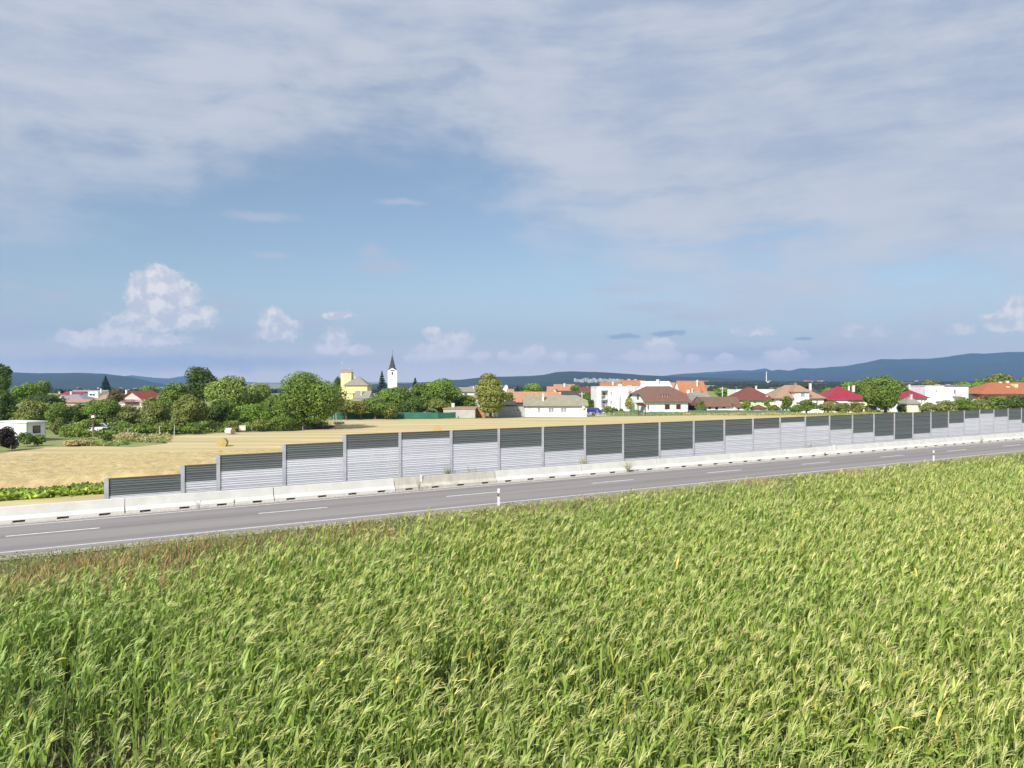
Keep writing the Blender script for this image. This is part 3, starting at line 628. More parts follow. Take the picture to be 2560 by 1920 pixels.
# ---------------------------------------------------------------- trees and shrubs
MB_UNDER = []
def undergrowth(name, lab, n, x0, x1, ya, yb, h, palc, seed, thr=-0.15):
    """low leafy growth nobody could count, between photo columns x0..x1 and ground rows ya..yb"""
    r = np.random.default_rng(seed); px = r.uniform(x0, x1, n); py = r.uniform(ya, yb, n) + np.interp(px, [0, 300, 600, 860], [12, 8, -6, -14]); Y = F * CAMH / (py - HY); X = (px - CX) / F * Y
    f = fnoise(X, Y, seed, 4, 0.5); k = f + 1.6 * np.clip(np.minimum((px - x0) / 60, (x1 - px) / 60) - 1, -1, 0) > thr; X, Y, f = X[k], Y[k], f[k]; n = len(X); z = r.uniform(0, 1, n) ** .7 * h * np.clip(0.35 + f, .15, 1.3)
    C = np.stack([X, Y, z], 1); nr = r.normal(0, .8, (n, 3)) + (0, -.2, .5); nr /= np.linalg.norm(nr, axis=1)[:, None]; t_ = np.cross(nr, r.normal(0, 1, (n, 3))); t_ /= np.linalg.norm(t_, axis=1)[:, None]; b_ = np.cross(nr, t_); q = r.uniform(.10, .24, n)[:, None]
    V = np.stack([C - t_ * q, C + b_ * q * .6, C + t_ * q, C - b_ * q * .6], 1).reshape(-1, 3); g2 = fnoise(X, Y, seed + 3, 3, .25) + r.normal(0, .3, n)
    T = np.where(g2[:, None] > .25, np.array(palc[1]), np.array(palc[0])) * r.uniform(.7, 1.35, (n, 1)); T = np.where(g2[:, None] < -.45, np.array(palc[2]), T)
    tag(npmesh(name, V, np.arange(n * 4).reshape(-1, 4), m_blade, np.repeat(T, 4, 0)), lab, 'undergrowth', kind='stuff')
undergrowth('orchard_undergrowth', 'leafy undergrowth and tall grass between the orchard trees on the left', 42000, 110, 850, 1058, 1084, 1.7, ((.19, .28, .05), (.30, .36, .09), (.10, .17, .03)), 91, -.25)
undergrowth('meadow_grass', 'tufted straw and green grass on the meadow edge of the field', 9000, 110, 470, 1078, 1106, .45, ((.26, .31, .09), (.46, .40, .19), (.17, .25, .05)), 92, -.1)
undergrowth('fence_line_grass', 'ragged dry grass along the far edge of the stubble field', 9000, 850, 1160, 1052, 1058, .5, ((.36, .36, .13), (.46, .40, .20), (.22, .27, .07)), 93, -.2)
def leafcloud(lobes, n, size, r, tintvar=0.2, flat=0.0, upb=0.25):
    """leaf quads spread over the shells of overlapping lobes ((cx,cy,cz,rx,ry,rz), ...)"""
    L = np.array(lobes, float); vol = (L[:, 3] * L[:, 5]) ** 1.0; p = vol / vol.sum(); k = r.choice(len(L), n, p=p)
    u = r.normal(0, 1, (n, 3)); u /= np.linalg.norm(u, axis=1)[:, None]; rad = 1 - 0.55 * r.uniform(0, 1, n) ** 2.2 + r.normal(0, 0.05, n)
    C = L[k, :3] + u * rad[:, None] * L[k, 3:]
    nrm = u + r.normal(0, 0.55, (n, 3)) + np.array((0, 0, upb)); nrm /= np.linalg.norm(nrm, axis=1)[:, None]
    t = np.cross(nrm, r.normal(0, 1, (n, 3))); t /= np.linalg.norm(t, axis=1)[:, None]; b_ = np.cross(nrm, t); s = size * r.uniform(0.6, 1.4, n)[:, None]
    V = np.stack([C - t * s * .5, C + b_ * s * .32, C + t * s * .5, C - b_ * s * .32], 1)
    Q = np.arange(n * 4).reshape(-1, 4); lt = r.uniform(0.85, 1.15, len(L))[k]
    T = (1 + r.normal(0, tintvar, n)) * lt; T = np.clip(T, .5, 1.6)[:, None] * np.stack([1 + r.normal(0, .06, n), np.ones(n), np.ones(n)], 1)
    return V.reshape(-1, 3), Q, np.repeat(T, 4, 0)
def fol(name, c, c2=None): return mat(name, c, 0.65, rgb2=c2 or tuple(x * .75 for x in c), scale=0.5, tint=True, transl=0.34, spec=0.3)
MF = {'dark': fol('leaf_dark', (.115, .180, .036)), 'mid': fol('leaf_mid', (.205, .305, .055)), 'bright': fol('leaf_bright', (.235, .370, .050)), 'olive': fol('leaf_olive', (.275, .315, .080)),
      'lime': fol('leaf_lime', (.32, .42, .09)), 'gold': fol('leaf_gold', (.42, .42, .05)), 'brown': fol('leaf_brown', (.22, .16, .075)), 'spruce': fol('needle', (.030, .058, .028)), 'thuja': fol('thuja', (.33, .36, .09)),
      'straw': fol('dry_stems', (.60, .52, .28)), 'purple': fol('leaf_purple', (.05, .035, .03))}
m_bark = mat('bark', (0.13, 0.10, 0.075), 0.95, 0.25, 3)
def tree(lab, px, yt, yb, w, Y, colr, kind='round', name='tree', group=None, trunk=True, cat=None, dens=1.0, z0=0.0):
    """px centre column, yt/yb top and bottom rows of the crown, w width in photo pixels, at forward distance Y"""
    r = np.random.default_rng(int(px * 7 + yt * 3)); X0 = (px - CX) / F * Y; zt, zb = zat(yt, Y), max(zat(yb, Y), z0); hw = w / F * Y / 2; H = zt - zb
    big = {'shrub': 'shrub', 'topiary': 'shrub'}.get(kind, name)
    t = empty(big if name == 'tree' else name, (X0, Y, z0), 0, lab, cat or ('shrub' if kind in ('shrub', 'topiary') else 'tree'), group)
    area = w * (yb - yt); n = int(np.clip(area * 1.4 * dens, 500, 16000)); leaf = np.clip(math.sqrt(area) / 260 + 0.5, .55, 1.0) * 2.3 * Y / 768
    zc = (zt + zb) / 2 - z0; lobes = []
    if kind in ('round', 'shrub', 'wide'):
        m = 15 if area > 6000 else 10 if area > 1500 else 6
        for i in range(m):
            u = r.normal(0, 1, 3); u /= np.linalg.norm(u); f_ = 0.70 * r.uniform(0.6, 1.0)
            s = r.uniform(0.32, 0.50)
            lobes.append((u[0] * hw * f_, u[1] * hw * f_, zc + u[2] * H / 2 * f_, hw * s, hw * s, H / 2 * s * r.uniform(.85, 1.1)))
        for i in range(5):
            a = r.uniform(0, 6.28); e = r.uniform(-.5, 1.2); q = .88; lobes.append((math.cos(a) * math.cos(e) * hw * q, math.sin(a) * math.cos(e) * hw * q, zc + math.sin(e) * H / 2 * q, hw * .17, hw * .17, H / 2 * .16))
        lobes.append((0, 0, zc, hw * .66, hw * .66, H / 2 * .72)); lobes.append((hw * r.uniform(-.15, .15), 0, zc + H * .26, hw * .5, hw * .5, H / 2 * .46))
    elif kind == 'topiary': lobes = [(0, 0, zc, hw, hw, H / 2)]
    elif kind == 'column':
        for i in range(7): f_ = i / 6; ww = hw * math.sin(math.pi * (0.22 + 0.66 * f_)) ** 0.7; lobes.append((r.normal(0, .08) * hw, r.normal(0, .08) * hw, zb - z0 + H * (0.1 + 0.82 * f_), ww * .92, ww * .92, H * .12))
    elif kind == 'cone':
        for i in range(11):
            f_ = i / 10; ww = hw * (1 - f_ * .93)
            for a in np.arange(0, 6.28, 1.05) + r.uniform(0, 6): lobes.append((math.cos(a) * ww * .62, math.sin(a) * ww * .62, zb - z0 + H * (.05 + .9 * f_), ww * .45 + .05, ww * .45 + .05, H * .035))
    V, Q, T = leafcloud(lobes, n, leaf * (0.8 if kind in ('topiary', 'cone') else 1), r)
    if kind == 'round' and zb > z0 + 0.3 or kind == 'wide': V[:, 2] = np.maximum(V[:, 2], 0.25)
    V[:, 2] = np.maximum(V[:, 2], 0.02)
    npmesh('crown' if kind not in ('shrub', 'topiary') else 'foliage', V, Q, MF[colr], T, parent=t)
    if trunk:
        b = MB(); tr = max(0.06, min(0.32, hw * 0.07)); top = zc + (0 if kind != 'cone' else H * .4)
        b.tube((0, 0, -0.1), (0, 0, max(0.4, zb - z0 + H * .15)), tr * 1.3, tr, 7, caps=False); q = max(0.4, zb - z0 + H * .15)
        b.tube((0, 0, q), (0, 0, top), tr, tr * .3, 6, caps=False)
        for i in range(5):
            a = i * 1.26 + r.uniform(0, 1); b.tube((0, 0, q + (top - q) * r.uniform(0, .5)), (math.cos(a) * hw * .6, math.sin(a) * hw * .6, zc + H * r.uniform(-.05, .25)), tr * .55, tr * .12, 5, caps=False)
        b.build('trunk', m_bark, t)
    return t

# ---------------------------------------------------------------- buildings
def plaster(n, c): return mat(n, c, 0.9, 0.06, 0.8, 0.01, 6)
W_ = {'white': plaster('white_plaster', (.80, .80, .79)), 'cream': plaster('cream_plaster', (.74, .68, .55)), 'mint': plaster('mint_plaster', (.70, .78, .74)), 'green': plaster('light_green_plaster', (.52, .74, .42)),
      'yellow': plaster('yellow_plaster', (.80, .65, .32)), 'grey': plaster('grey_plaster', (.44, .43, .40)), 'pink': plaster('pinkish_plaster', (.66, .56, .52)), 'brick': mat('raw_brick', (.50, .24, .13), .95, rgb2=(.40, .20, .12), scale=3),
      'ltgrey': plaster('pale_grey_plaster', (.60, .60, .59)), 'teal': mat('teal_plinth', (.13, .27, .22), .8, .15, 1), 'wood': mat('old_boards', (.20, .15, .11), .9, .25, 1.5, stretch=(4, 4, .4))}
def tiles(n, c, c2, sc_=1.2): return mat(n, c, .85, rgb2=c2, scale=sc_, bump=.02, bscale=8, wave=('Z', 5.5, .28), detail=9)
R_ = {'orange': tiles('orange_tiles', (.52, .22, .10), (.40, .17, .09)), 'oldorange': tiles('old_orange_tiles', (.56, .33, .20), (.42, .19, .10), 2.2), 'brown': tiles('brown_tiles', (.235, .135, .095), (.18, .105, .075)), 'grey': tiles('grey_fibre_roof', (.33, .31, .27), (.26, .245, .21)),
      'olive': tiles('olive_grey_tiles', (.36, .34, .25), (.28, .265, .19)), 'tan': tiles('tan_tiles', (.45, .30, .20), (.36, .23, .16)), 'maroon': tiles('maroon_tiles', (.24, .075, .060), (.19, .06, .05)), 'crimson': mat('crimson_sheet', (.36, .030, .055), .45, .08, .6, wave=('X', 2.4, .22)),
      'redorange': tiles('red_orange_tiles', (.48, .17, .085), (.37, .13, .07)), 'white': mat('white_sheet_roof', (.72, .73, .75), .4, .05, .5, wave=('X', 2.0, .15)), 'dark': tiles('dark_roof', (.09, .085, .085), (.06, .058, .06)), 'red': tiles('red_tiles', (.40, .10, .075), (.32, .08, .06)),
      'slate': mat('spire_sheet', (.07, .072, .08), .35, .2, .8), 'bluegrey': tiles('blue_grey_sheet', (.30, .33, .37), (.25, .27, .30))}
m_glass = mat('window_glass', (.06, .075, .09), .08, .1, .5, spec=.8); m_curt = mat('curtained_glass', (.34, .36, .38), .2, .2, 2, spec=.7); m_frame = mat('window_frame', (.78, .78, .77), .5, .04, 1)
m_shut = mat('brown_shutter', (.10, .035, .030), .5, .1, 2); m_chim = plaster('chimney_plaster', (.66, .64, .60)); m_chb = mat('chimney_brick', (.42, .20, .12), .9, .2, 4); m_gut = mat('gutter', (.16, .13, .12), .5, .1, 1); m_rail = mat('rail', (.55, .55, .56), .5, .1, 1)
def pane_bits(parent, x0, x1, z0, z1, y, kind):
    """window: frame bars standing in the wall, recessed pane, shutter or door leaf as its sub-part"""
    f = MB(); t = 0.07 if x1 - x0 > 0.5 else 0.04
    f.box(x0 - .03, x0 + t, y - .03, y + .06, z0, z1); f.box(x1 - t, x1 + .03, y - .03, y + .06, z0, z1); f.box(x0 + t, x1 - t, y - .03, y + .06, z1 - t, z1); f.box(x0 + t, x1 - t, y - .05, y + .06, z0, z0 + t)
    if x1 - x0 > 1.1 and kind not in 'bg': xm = (x0 + x1) / 2; f.box(xm - .05, xm + .05, y - .02, y + .05, z0 + t, z1 - t)
    w = f.build('door' if kind == 'd' else 'window', m_shut if kind in 'bd' else m_frame, parent)
    if kind == 'b':
        s = MB(); n = max(4, int((z1 - z0) / .16)); hh = (z1 - z0 - 2 * t) / n
        for i in range(n): s.box(x0 + t, x1 - t, y + .01, y + .045, z0 + t + i * hh, z0 + t + (i + .88) * hh)
        s.box(x0 + t, x1 - t, y + .045, y + .055, z0 + t, z1 - t); s.build('shutter', m_shut, w)
    else:
        MB().box(x0 + t, x1 - t, y + .03, y + .05, z0 + t, z1 - t).build('pane' if kind != 'd' else 'leaf', {'w': m_curt, 'k': m_glass, 'd': m_shut, 'g': m_wg}[kind], w)
m_wg = mat('garage_leaf', (.30, .12, .08), .6, .1, 1)
def house(lab, xl, xr, Y, ye, yr, roof='gable', D=8, wall='white', rm='orange', rz=0, z0=0.0, over=.35, ops=(), chim=(), L='g', Rr='g', name='house', cat='house', sideops=(), inset=None, group=None):
    rzr = R(rz); pxm = Y / F; W = (xr - xl) * pxm / math.cos(rzr); x, y, _ = P((xl + xr) / 2, Y); t = empty(name, (x, y, z0), rzr, lab, cat, group)
    lx = lambda px_: (px_ - (xl + xr) / 2) * pxm / math.cos(rzr)
    zf = lambda py: zat(py, Y) - z0
    x0, x1 = -W / 2, W / 2; ze = zf(ye); mw = W_[wall]
    # front wall with real openings
    O = [(lx(a), lx(c), zf(d_), zf(b_), k) for a, b_, c, d_, k in ops]; O = [(a, c, max(z, 0.02), min(zz, ze - .05), k) for a, c, z, zz, k in O]
    xs = sorted({x0, x1, *[o[0] for o in O], *[o[1] for o in O]}); zs = sorted({-.2, ze, *[o[2] for o in O], *[o[3] for o in O]}); b = MB()
    for i in range(len(xs) - 1):
        for j in range(len(zs) - 1):
            cx, cz = (xs[i] + xs[i + 1]) / 2, (zs[j] + zs[j + 1]) / 2
            if not any(o[0] < cx < o[1] and o[2] < cz < o[3] for o in O): b.quad((xs[i], 0, zs[j]), (xs[i + 1], 0, zs[j]), (xs[i + 1], 0, zs[j + 1]), (xs[i], 0, zs[j + 1]))
    for a, c, z, zz, k in O:
        dp = 1.5 if k == 'r' else .14
        b.quad((a, 0, z), (a, 0, zz), (a, dp, zz), (a, dp, z)); b.quad((c, 0, z), (c, dp, z), (c, dp, zz), (c, 0, zz)); b.quad((a, 0, zz), (c, 0, zz), (c, dp, zz), (a, dp, zz)); b.quad((a, 0, z), (a, dp, z), (c, dp, z), (c, 0, z))
        b.quad((a, dp, z), (a, dp, zz), (c, dp, zz), (c, dp, z))
    b.quad((x0, 0, -.2), (x0, 0, ze), (x0, D, ze), (x0, D, -.2)); b.quad((x1, 0, -.2), (x1, D, -.2), (x1, D, ze), (x1, 0, ze)); b.quad((x0, D, -.2), (x0, D, ze), (x1, D, ze), (x1, D, -.2))
    o_ = over; th = .14; rb = MB()
    if roof in ('gable', 'hip'):
        zr = zat(yr, Y + D / 2) - z0; xa, xb = x0 - o_, x1 + o_; ya, yb = -o_, D + o_; slope = (zr - ze) / (D / 2 + o_); zee = ze - .02; yc = D / 2
        kf = {'g': 0, 'h': 0, 'hh': .5}; ins = inset if inset is not None else D / 2
        kl, kr = (kf[L], kf[Rr]); il = 0 if L == 'g' else (ins if L == 'h' else ins * .5); ir = 0 if Rr == 'g' else (ins if Rr == 'h' else ins * .5)
        pt = lambda x_, side, k: (x_, (ya + (yc - ya) * k) if side == 0 else (yb + (yc - yb) * k), zee + (zr - zee) * k)
        ra, rb_ = (xa + il, yc, zr), (xb - ir, yc, zr); fr = [pt(xa, 0, 0), pt(xb, 0, 0)]; bk = [pt(xb, 1, 0), pt(xa, 1, 0)]
        if kr: fr.append(pt(xb, 0, kr))
        fr += [rb_, ra]
        if kl: fr.append(pt(xa, 0, kl))
        if kl: bk.append(pt(xa, 1, kl))
        bk += [ra, rb_]
        if kr: bk.append(pt(xb, 1, kr))
        fs = [fr, bk]
        if L != 'g': fs.append([pt(xa, 1, kl), pt(xa, 0, kl), ra])
        if Rr != 'g': fs.append([pt(xb, 0, kr), pt(xb, 1, kr), rb_])
        rb.slab(fs, th)
        for xx, kk, ty, s in ((x0, kl, L, 1), (x1, kr, Rr, -1)):
            if ty == 'h': continue
            K = kk if kk else .985; h_ = zee + (zr - zee) * K - .1; q0 = ya + (yc - ya) * K; q1 = yb + (yc - yb) * K
            p_ = [(xx, 0, ze - .001), (xx, max(q0, 0), h_), (xx, min(q1, D), h_), (xx, D, ze - .001)]; b.poly(p_ if s > 0 else p_[::-1])
        m = MB(); m.box(xa, xb, ya - .09, ya - .005, zee - .16, zee - .05); g_ = m
        zroof = lambda yy: zee + (zr - zee) * (1 - abs(yy - yc) / (yc - ya))
    elif roof == 'gy':                                   # gable end towards the viewer
        zr = zat(yr, Y) - z0; xm = (x0 + x1) / 2; rb.slab([[(x0 - o_, -o_, ze - .1), (xm, -o_, zr), (xm, D + o_, zr), (x0 - o_, D + o_, ze - .1)], [(xm, -o_, zr), (x1 + o_, -o_, ze - .1), (x1 + o_, D + o_, ze - .1), (xm, D + o_, zr)]], th)
        b.poly([(x0, 0, ze - .001), (x1, 0, ze - .001), (xm, 0, zr - .12)]); b.poly([(x1, D, ze - .001), (x0, D, ze - .001), (xm, D, zr - .12)]); zroof = lambda yy: zr - .2; g_ = None
    elif roof == 'pyr':
        zr = zat(yr, Y + D / 2) - z0; e = [(x0 - o_, -o_, ze), (x1 + o_, -o_, ze), (x1 + o_, D + o_, ze), (x0 - o_, D + o_, ze)]; ap = (0, D / 2, zr); rb.slab([[e[i], e[(i + 1) % 4], ap] for i in range(4)], th); zroof = lambda yy: ze + (zr - ze) * .6; g_ = None
    elif roof == 'mono':
        zr = zat(yr, Y + D) - z0; rb.slab([[(x0 - o_, -o_, ze), (x1 + o_, -o_, ze), (x1 + o_, D + o_, zr), (x0 - o_, D + o_, zr)]], th); zroof = lambda yy: ze + (zr - ze) * yy / D; g_ = None
        b.quad((x0, D, ze), (x1, D, ze), (x1, D, zr - th), (x0, D, zr - th)); b.poly([(x0, 0, ze - .15), (x0, D, zr - .15), (x0, D, ze - .15)]); b.poly([(x1, 0, ze - .15), (x1, D, ze - .15), (x1, D, zr - .15)])
    else:                                               # flat roof with a thin parapet cap
        rb.box(x0 - .06, x1 + .06, -.06, D + .06, ze + .002, ze + .14); rb.box(x0 + .25, x1 - .25, .25, D - .25, ze + .14, ze + .18); zroof = lambda yy: ze + .1; g_ = None
    b.build('wall', mw, t); ro = rb.build('roof', R_[rm] if rm in R_ else W_[rm], t)
    if g_ is not None: g_.build('gutter', m_gut, t)
    for a, c, yt, cm, fy in chim:
        yy = D * fy; k_ = (Y + yy) / Y; zt_ = zat(yt, Y + yy) - z0; xa_, xb_ = lx(a) * k_ + (k_ - 1) * x / math.cos(rzr) * 1.0, lx(c) * k_ + (k_ - 1) * x / math.cos(rzr)
        wd = max(.35, xb_ - xa_); c_ = MB(); c_.box(xa_, xa_ + wd, yy - wd / 2, yy + wd / 2, zroof(yy) - .5, zt_ - .1); c_.box(xa_ - .05, xa_ + wd + .05, yy - wd / 2 - .05, yy + wd / 2 + .05, zt_ - .098, zt_)
        c_.build('chimney', m_chb if cm == 'b' else m_chim, ro)
    for a, c, z, zz, k in O:
        if k == 'r':
            r_ = MB(); n = 9
            for i in range(n + 1): xx = a + (c - a) * i / n; r_.box(xx - .02, xx + .02, -.02, .02, z, z + .9)
            r_.box(a, c, -.03, .03, z + .9, z + .96); r_.box(a - .05, c + .05, -.12, .0, z - .12, z - .001); r_.build('balcony_rail', m_rail, t)
            pane_bits(t, a + (c - a) * .35, a + (c - a) * .8, z, z + (zz - z) * .8, 1.36, 'k')
        else: pane_bits(t, a, c, z, zz, .06, k)
    t['_W'] = W; del t['_W']
    return t, x0, x1, ze, D, lx, zf
def addpart(t, name, m, fn):
    b = MB(); fn(b); return b.build(name, m, t)

# --- middle and right: the row along the far edge of the field
h, x0, x1, ze, D, lx, zf = house('long low white house with olive grey roof and one tall chimney at the field edge', 1312, 1467, 164, 1014, 988, D=7.5, rm='olive', Rr='hh', L='g', inset=4.5,
    ops=[(1344, 1020, 1351, 1032, 'w'), (1371, 1020, 1385, 1031, 'w'), (1402, 1020, 1417, 1031, 'w'), (1323, 1021, 1326, 1024, 'w')], chim=[(1355, 1360, 983, 'p', .22)])
addpart(h, 'plinth_ledge', m_chim, lambda b: b.box(lx(1340), x1, -.05, -.003, .42, .47))
h, x0, x1, ze, D, lx, zf = house('low grey rendered shed with two tiny windows joined left of the long white house', 1246, 1311.6, 164, 1013.5, 1010, 'mono', D=5, wall='grey', rm='dark', name='shed', cat='shed', over=.12,
    ops=[(1281, 1023, 1288, 1029, 'k'), (1290, 1023, 1297, 1029, 'k')])
h, *_ = house('dark roofed lean-to behind the grey rendered shed', 1262, 1288, 170, 1014, 1002, D=5, wall='grey', rm='dark', name='shed', cat='shed', over=.1)
house('old house with patchy orange tiled roof behind the long white house', 1284, 1412, 178, 1005, 979, D=9, wall='brick', rm='oldorange', L='g', Rr='hh', inset=4, chim=[(1384, 1390, 976, 'p', .6)])
house('small dark roofed house between the patchy orange roof and the block', 1408, 1452, 186, 1000, 978, D=8, wall='grey', rm='dark', over=.2)
house('house with salmon tiled roof and white centre chimney behind the round bright tree', 1388, 1437, 240, 976, 960.5, D=9, wall='pink', rm='oldorange', chim=[(1409, 1413, 958, 'p', .3)])
house('lower salmon roofed extension left of the white centre chimney house', 1369, 1389, 236, 978, 966, D=7, wall='cream', rm='oldorange', over=.15)
house('house with dark red roof and brick chimney left of the white apartment block', 1452, 1493, 222, 977, 967, D=8, wall='brick', rm='maroon', chim=[(1467, 1470, 965, 'b', .4)])
house('brick orange house low behind the hedge left of the white block', 1480, 1496, 200, 990, 984, D=6, wall='brick', rm='orange', over=.1)
h, x0, x1, ze, D, lx, zf = house('white flat roofed two storey block with two recessed balconies', 1493, 1603, 183, 968, 968, 'flat', D=10, rm='ltgrey', rz=3, name='apartment_block', cat='building',
    ops=[(1503, 976, 1520, 998, 'r'), (1503, 1000.5, 1520, 1019, 'r'), (1526, 979, 1530, 988, 'w'), (1526, 1001, 1530, 1010, 'w'), (1571, 978, 1580.5, 988, 'w'), (1591, 978, 1596, 984, 'w'), (1496.5, 979, 1499, 987, 'w'), (1496.5, 1001, 1499, 1008, 'w')], chim=[(1547, 1552, 962, 'p', .5), (1571, 1581, 964, 'p', .5)])
addpart(h, 'downpipe', m_gut, lambda b: b.tube((lx(1541), -.09, 0), (lx(1541), -.09, zf(974)), .06, .06, 6))
addpart(h, 'grey_facade_panel', W_['ltgrey'], lambda b: b.box(lx(1570), lx(1583), -.04, -.004, zf(977.5), zf(969)))
def ladder(b):
    for xx in (1587, 1590): b.box(lx(xx) - .02, lx(xx) + .02, -.2, -.16, zf(1020), zf(967))
    for i in range(18): b.box(lx(1587), lx(1590), -.19, -.17, zf(1019 - i * 2.9), zf(1019 - i * 2.9) + .04)
addpart(h, 'ladder', m_rail, ladder)
h, x0, x1, ze, D, lx, zf = house('pale mint house with big brown half-hipped roof and brown shutters', 1611, 1723, 172, 1003, 965.5, D=9.5, wall='mint', rm='brown', L='hh', Rr='hh', rz=14, inset=5.5, over=.55,
    ops=[(1662, 1011, 1675, 1023.5, 'b'), (1692, 1011, 1704, 1023.5, 'b'), (1617, 1012, 1621, 1024, 'k')])
addpart(h, 'plinth', W_['teal'], lambda b: b.box(x0 - .04, x1 + .04, -.06, D, -.1, .55))
dz0, dz1 = zf(998), zf(987)
addpart(h, 'dormer', R_['brown'], lambda b: (b.poly([(lx(1655), 1.2, dz0), (lx(1659), 1.2, dz1), (lx(1676), 1.2, dz1), (lx(1681), 1.2, dz0)]), b.slab([[(lx(1657.5), 1.0, dz1), (lx(1677.5), 1.0, dz1), (lx(1674), 4.4, dz1 + .9), (lx(1661), 4.4, dz1 + .9)]], .1),
    b.poly([(lx(1655), 1.2, dz0), (lx(1659), 1.2, dz1), (lx(1661), 4.4, dz1 + .8)]), b.poly([(lx(1681), 1.2, dz0), (lx(1674), 4.4, dz1 + .8), (lx(1676), 1.2, dz1)])))
pane_bits(h, lx(1661), lx(1675), dz0 + .12, dz1 - .08, 1.12, 'k')
def porch(b):
    b.slab([[(x0 - 1.9, -.3, 2.15), (x0 + .1, -.3, 2.15), (x0 + .1, 1.1, 2.75), (x0 - 1.9, 1.1, 2.75)]], .08)
    b.box(x0 - 1.8, x0 - 1.7, -.2, -.1, 0, 2.08); b.box(x0 - .2, x0 - .1, -.2, -.1, 0, 2.08)
addpart(h, 'porch', m_shut, porch)
for (ya_, yb_, za_, zb_, mm) in ((3.4, 4.6, 3.3, 4.5, m_glass), (3.6, 4.4, 1.0, 2.1, m_curt), (1.6, 2.2, 1.0, 2.1, m_curt)):
    w = MB(); w.box(x0 - .05, x0 + .02, ya_, yb_, za_, zb_); wo_ = w.build('window', m_frame, h); MB().box(x0 - .07, x0 - .052, ya_ + .08, yb_ - .08, za_ + .08, zb_ - .08).build('pane', mm, wo_)
house('orange roofed house peeping over the left half of the white block', 1504, 1558, 235, 972, 956, D=9, wall='brick', rm='orange', chim=[(1530, 1534, 954, 'p', .3)], over=.2)
house('tall orange tiled roof with antenna behind the middle of the white block', 1559, 1613, 232, 976, 950.5, D=10, wall='white', rm='orange', rz=-4, over=.25, chim=[(1575, 1577, 950, 'b', .5)])
house('white walled house with white sheet metal roof behind the brown half-hipped roof', 1612, 1682, 214, 974, 953, D=9, rm='white', rz=4, over=.3, chim=[(1643, 1649, 948.5, 'p', .35)])
house('small salmon roofed house between the white metal roof and the steep orange roof', 1680, 1704, 240, 970, 956, D=8, wall='pink', rm='oldorange', over=.2)
house('white gabled house with steep bright orange roof and pale chimney', 1702, 1768, 205, 985, 952, D=8, rm='orange', rz=3, over=.2, chim=[(1742, 1746, 950, 'p', .3), (1729, 1732, 971, 'p', .05)])
house('grey fibre roofed house behind the mint house corner', 1736, 1778, 192, 1004, 977, 'hip', D=8, wall='ltgrey', rm='grey', L='hh', Rr='hh', inset=3, chim=[(1752, 1755, 974, 'b', .4)])
house('small barn with weathered board gable right of the mint house', 1728, 1757, 180, 1006, 989, 'gy', D=6, wall='wood', rm='grey', name='barn', cat='barn', over=.25)
addpart(empty('carport', (*P(1733, 176)[:2], 0), 0, 'dark open carport with reddish brown roof right of the mint house', 'carport'), 'roof', R_['maroon'], lambda b: b.slab([[(-1.3, 0, 2.0), (2.8, 0, 2.0), (2.8, 3, 2.6), (-1.3, 3, 2.6)]], .1))
cp = bpy.data.objects['carport']
for xx in (-1.2, .7, 2.7): addpart(cp, 'post', W_['wood'], lambda b, xx=xx: b.box(xx - .06, xx + .06, .05, .17, 0, 1.88))
addpart(cp, 'back_wall', m_gut, lambda b: b.box(-1.3, 2.8, 2.8, 2.9, 0, 2.35))
h, x0, x1, ze, D, lx, zf = house('small low house with brown roof and maroon door between two green fences', 1763, 1850, 178, 1015, 992, D=6, rm='brown', rz=5, L='g', over=.45,
    ops=[(1788, 1016, 1795, 1024, 'd'), (1806, 1016, 1815, 1022, 'k'), (1770, 1016, 1778, 1024, 'g')])
house('low maroon roofed garage joined right of the small brown roofed house', 1842, 1866, 176, 1017, 1008, D=5, rm='brown', rz=5, over=.25, ops=[(1844, 1017.5, 1849, 1024, 'd')], name='garage', cat='garage')
h, *_ = house('white flat roofed modern house behind the maroon hipped roof', 1841, 1937, 214, 973, 973, 'flat', D=9, rm='dark', name='house', ops=[(1847, 985, 1850, 991, 'k'), (1926, 983, 1932, 986, 'w'), (1868, 978, 1872, 984, 'k')])
house('light green house with pointed maroon hipped roof and white chimney', 1844, 1936, 186, 999, 968, 'hip', D=11, wall='green', rm='maroon', L='h', Rr='h', inset=4.4, over=.5,
    ops=[(1885, 1004, 1891, 1009, 'k'), (1903, 1004, 1910, 1008, 'k'), (1932.5, 1008, 1936, 1012, 'k')], chim=[(1888, 1892, 964.5, 'p', .5), (1915, 1919, 989, 'p', .1)])
house('tiny white hut with maroon pyramid roof in front of the light green house', 1886, 1917, 175, 1021, 1011.5, 'pyr', D=3, rm='maroon', name='garden_hut', cat='hut', over=.3)
h, x0, x1, ze, D, lx, zf = house('white house with tan tiled hipped roof and wide front dormer', 1940, 2060, 184, 995, 962.5, 'hip', D=11, rm='tan', L='h', Rr='h', inset=4.6, over=.5,
    ops=[(1982, 1003, 1989, 1010, 'w'), (2040, 1002, 2046, 1009, 'w')], chim=[(1985, 1991, 957, 'b', .5), (2023, 2028, 958, 'p', .35)])
def wing(b): b.box(lx(1984), lx(2020), -.8, 3.5, 0, zf(979)); b.box(lx(1984) - .02, lx(2020) + .02, -.82, .2, -.1, .3)
addpart(h, 'dormer_wall', W_['white'], wing)
zz = zf(979); apx = (lx(2002), 2.6, zf(962.5))
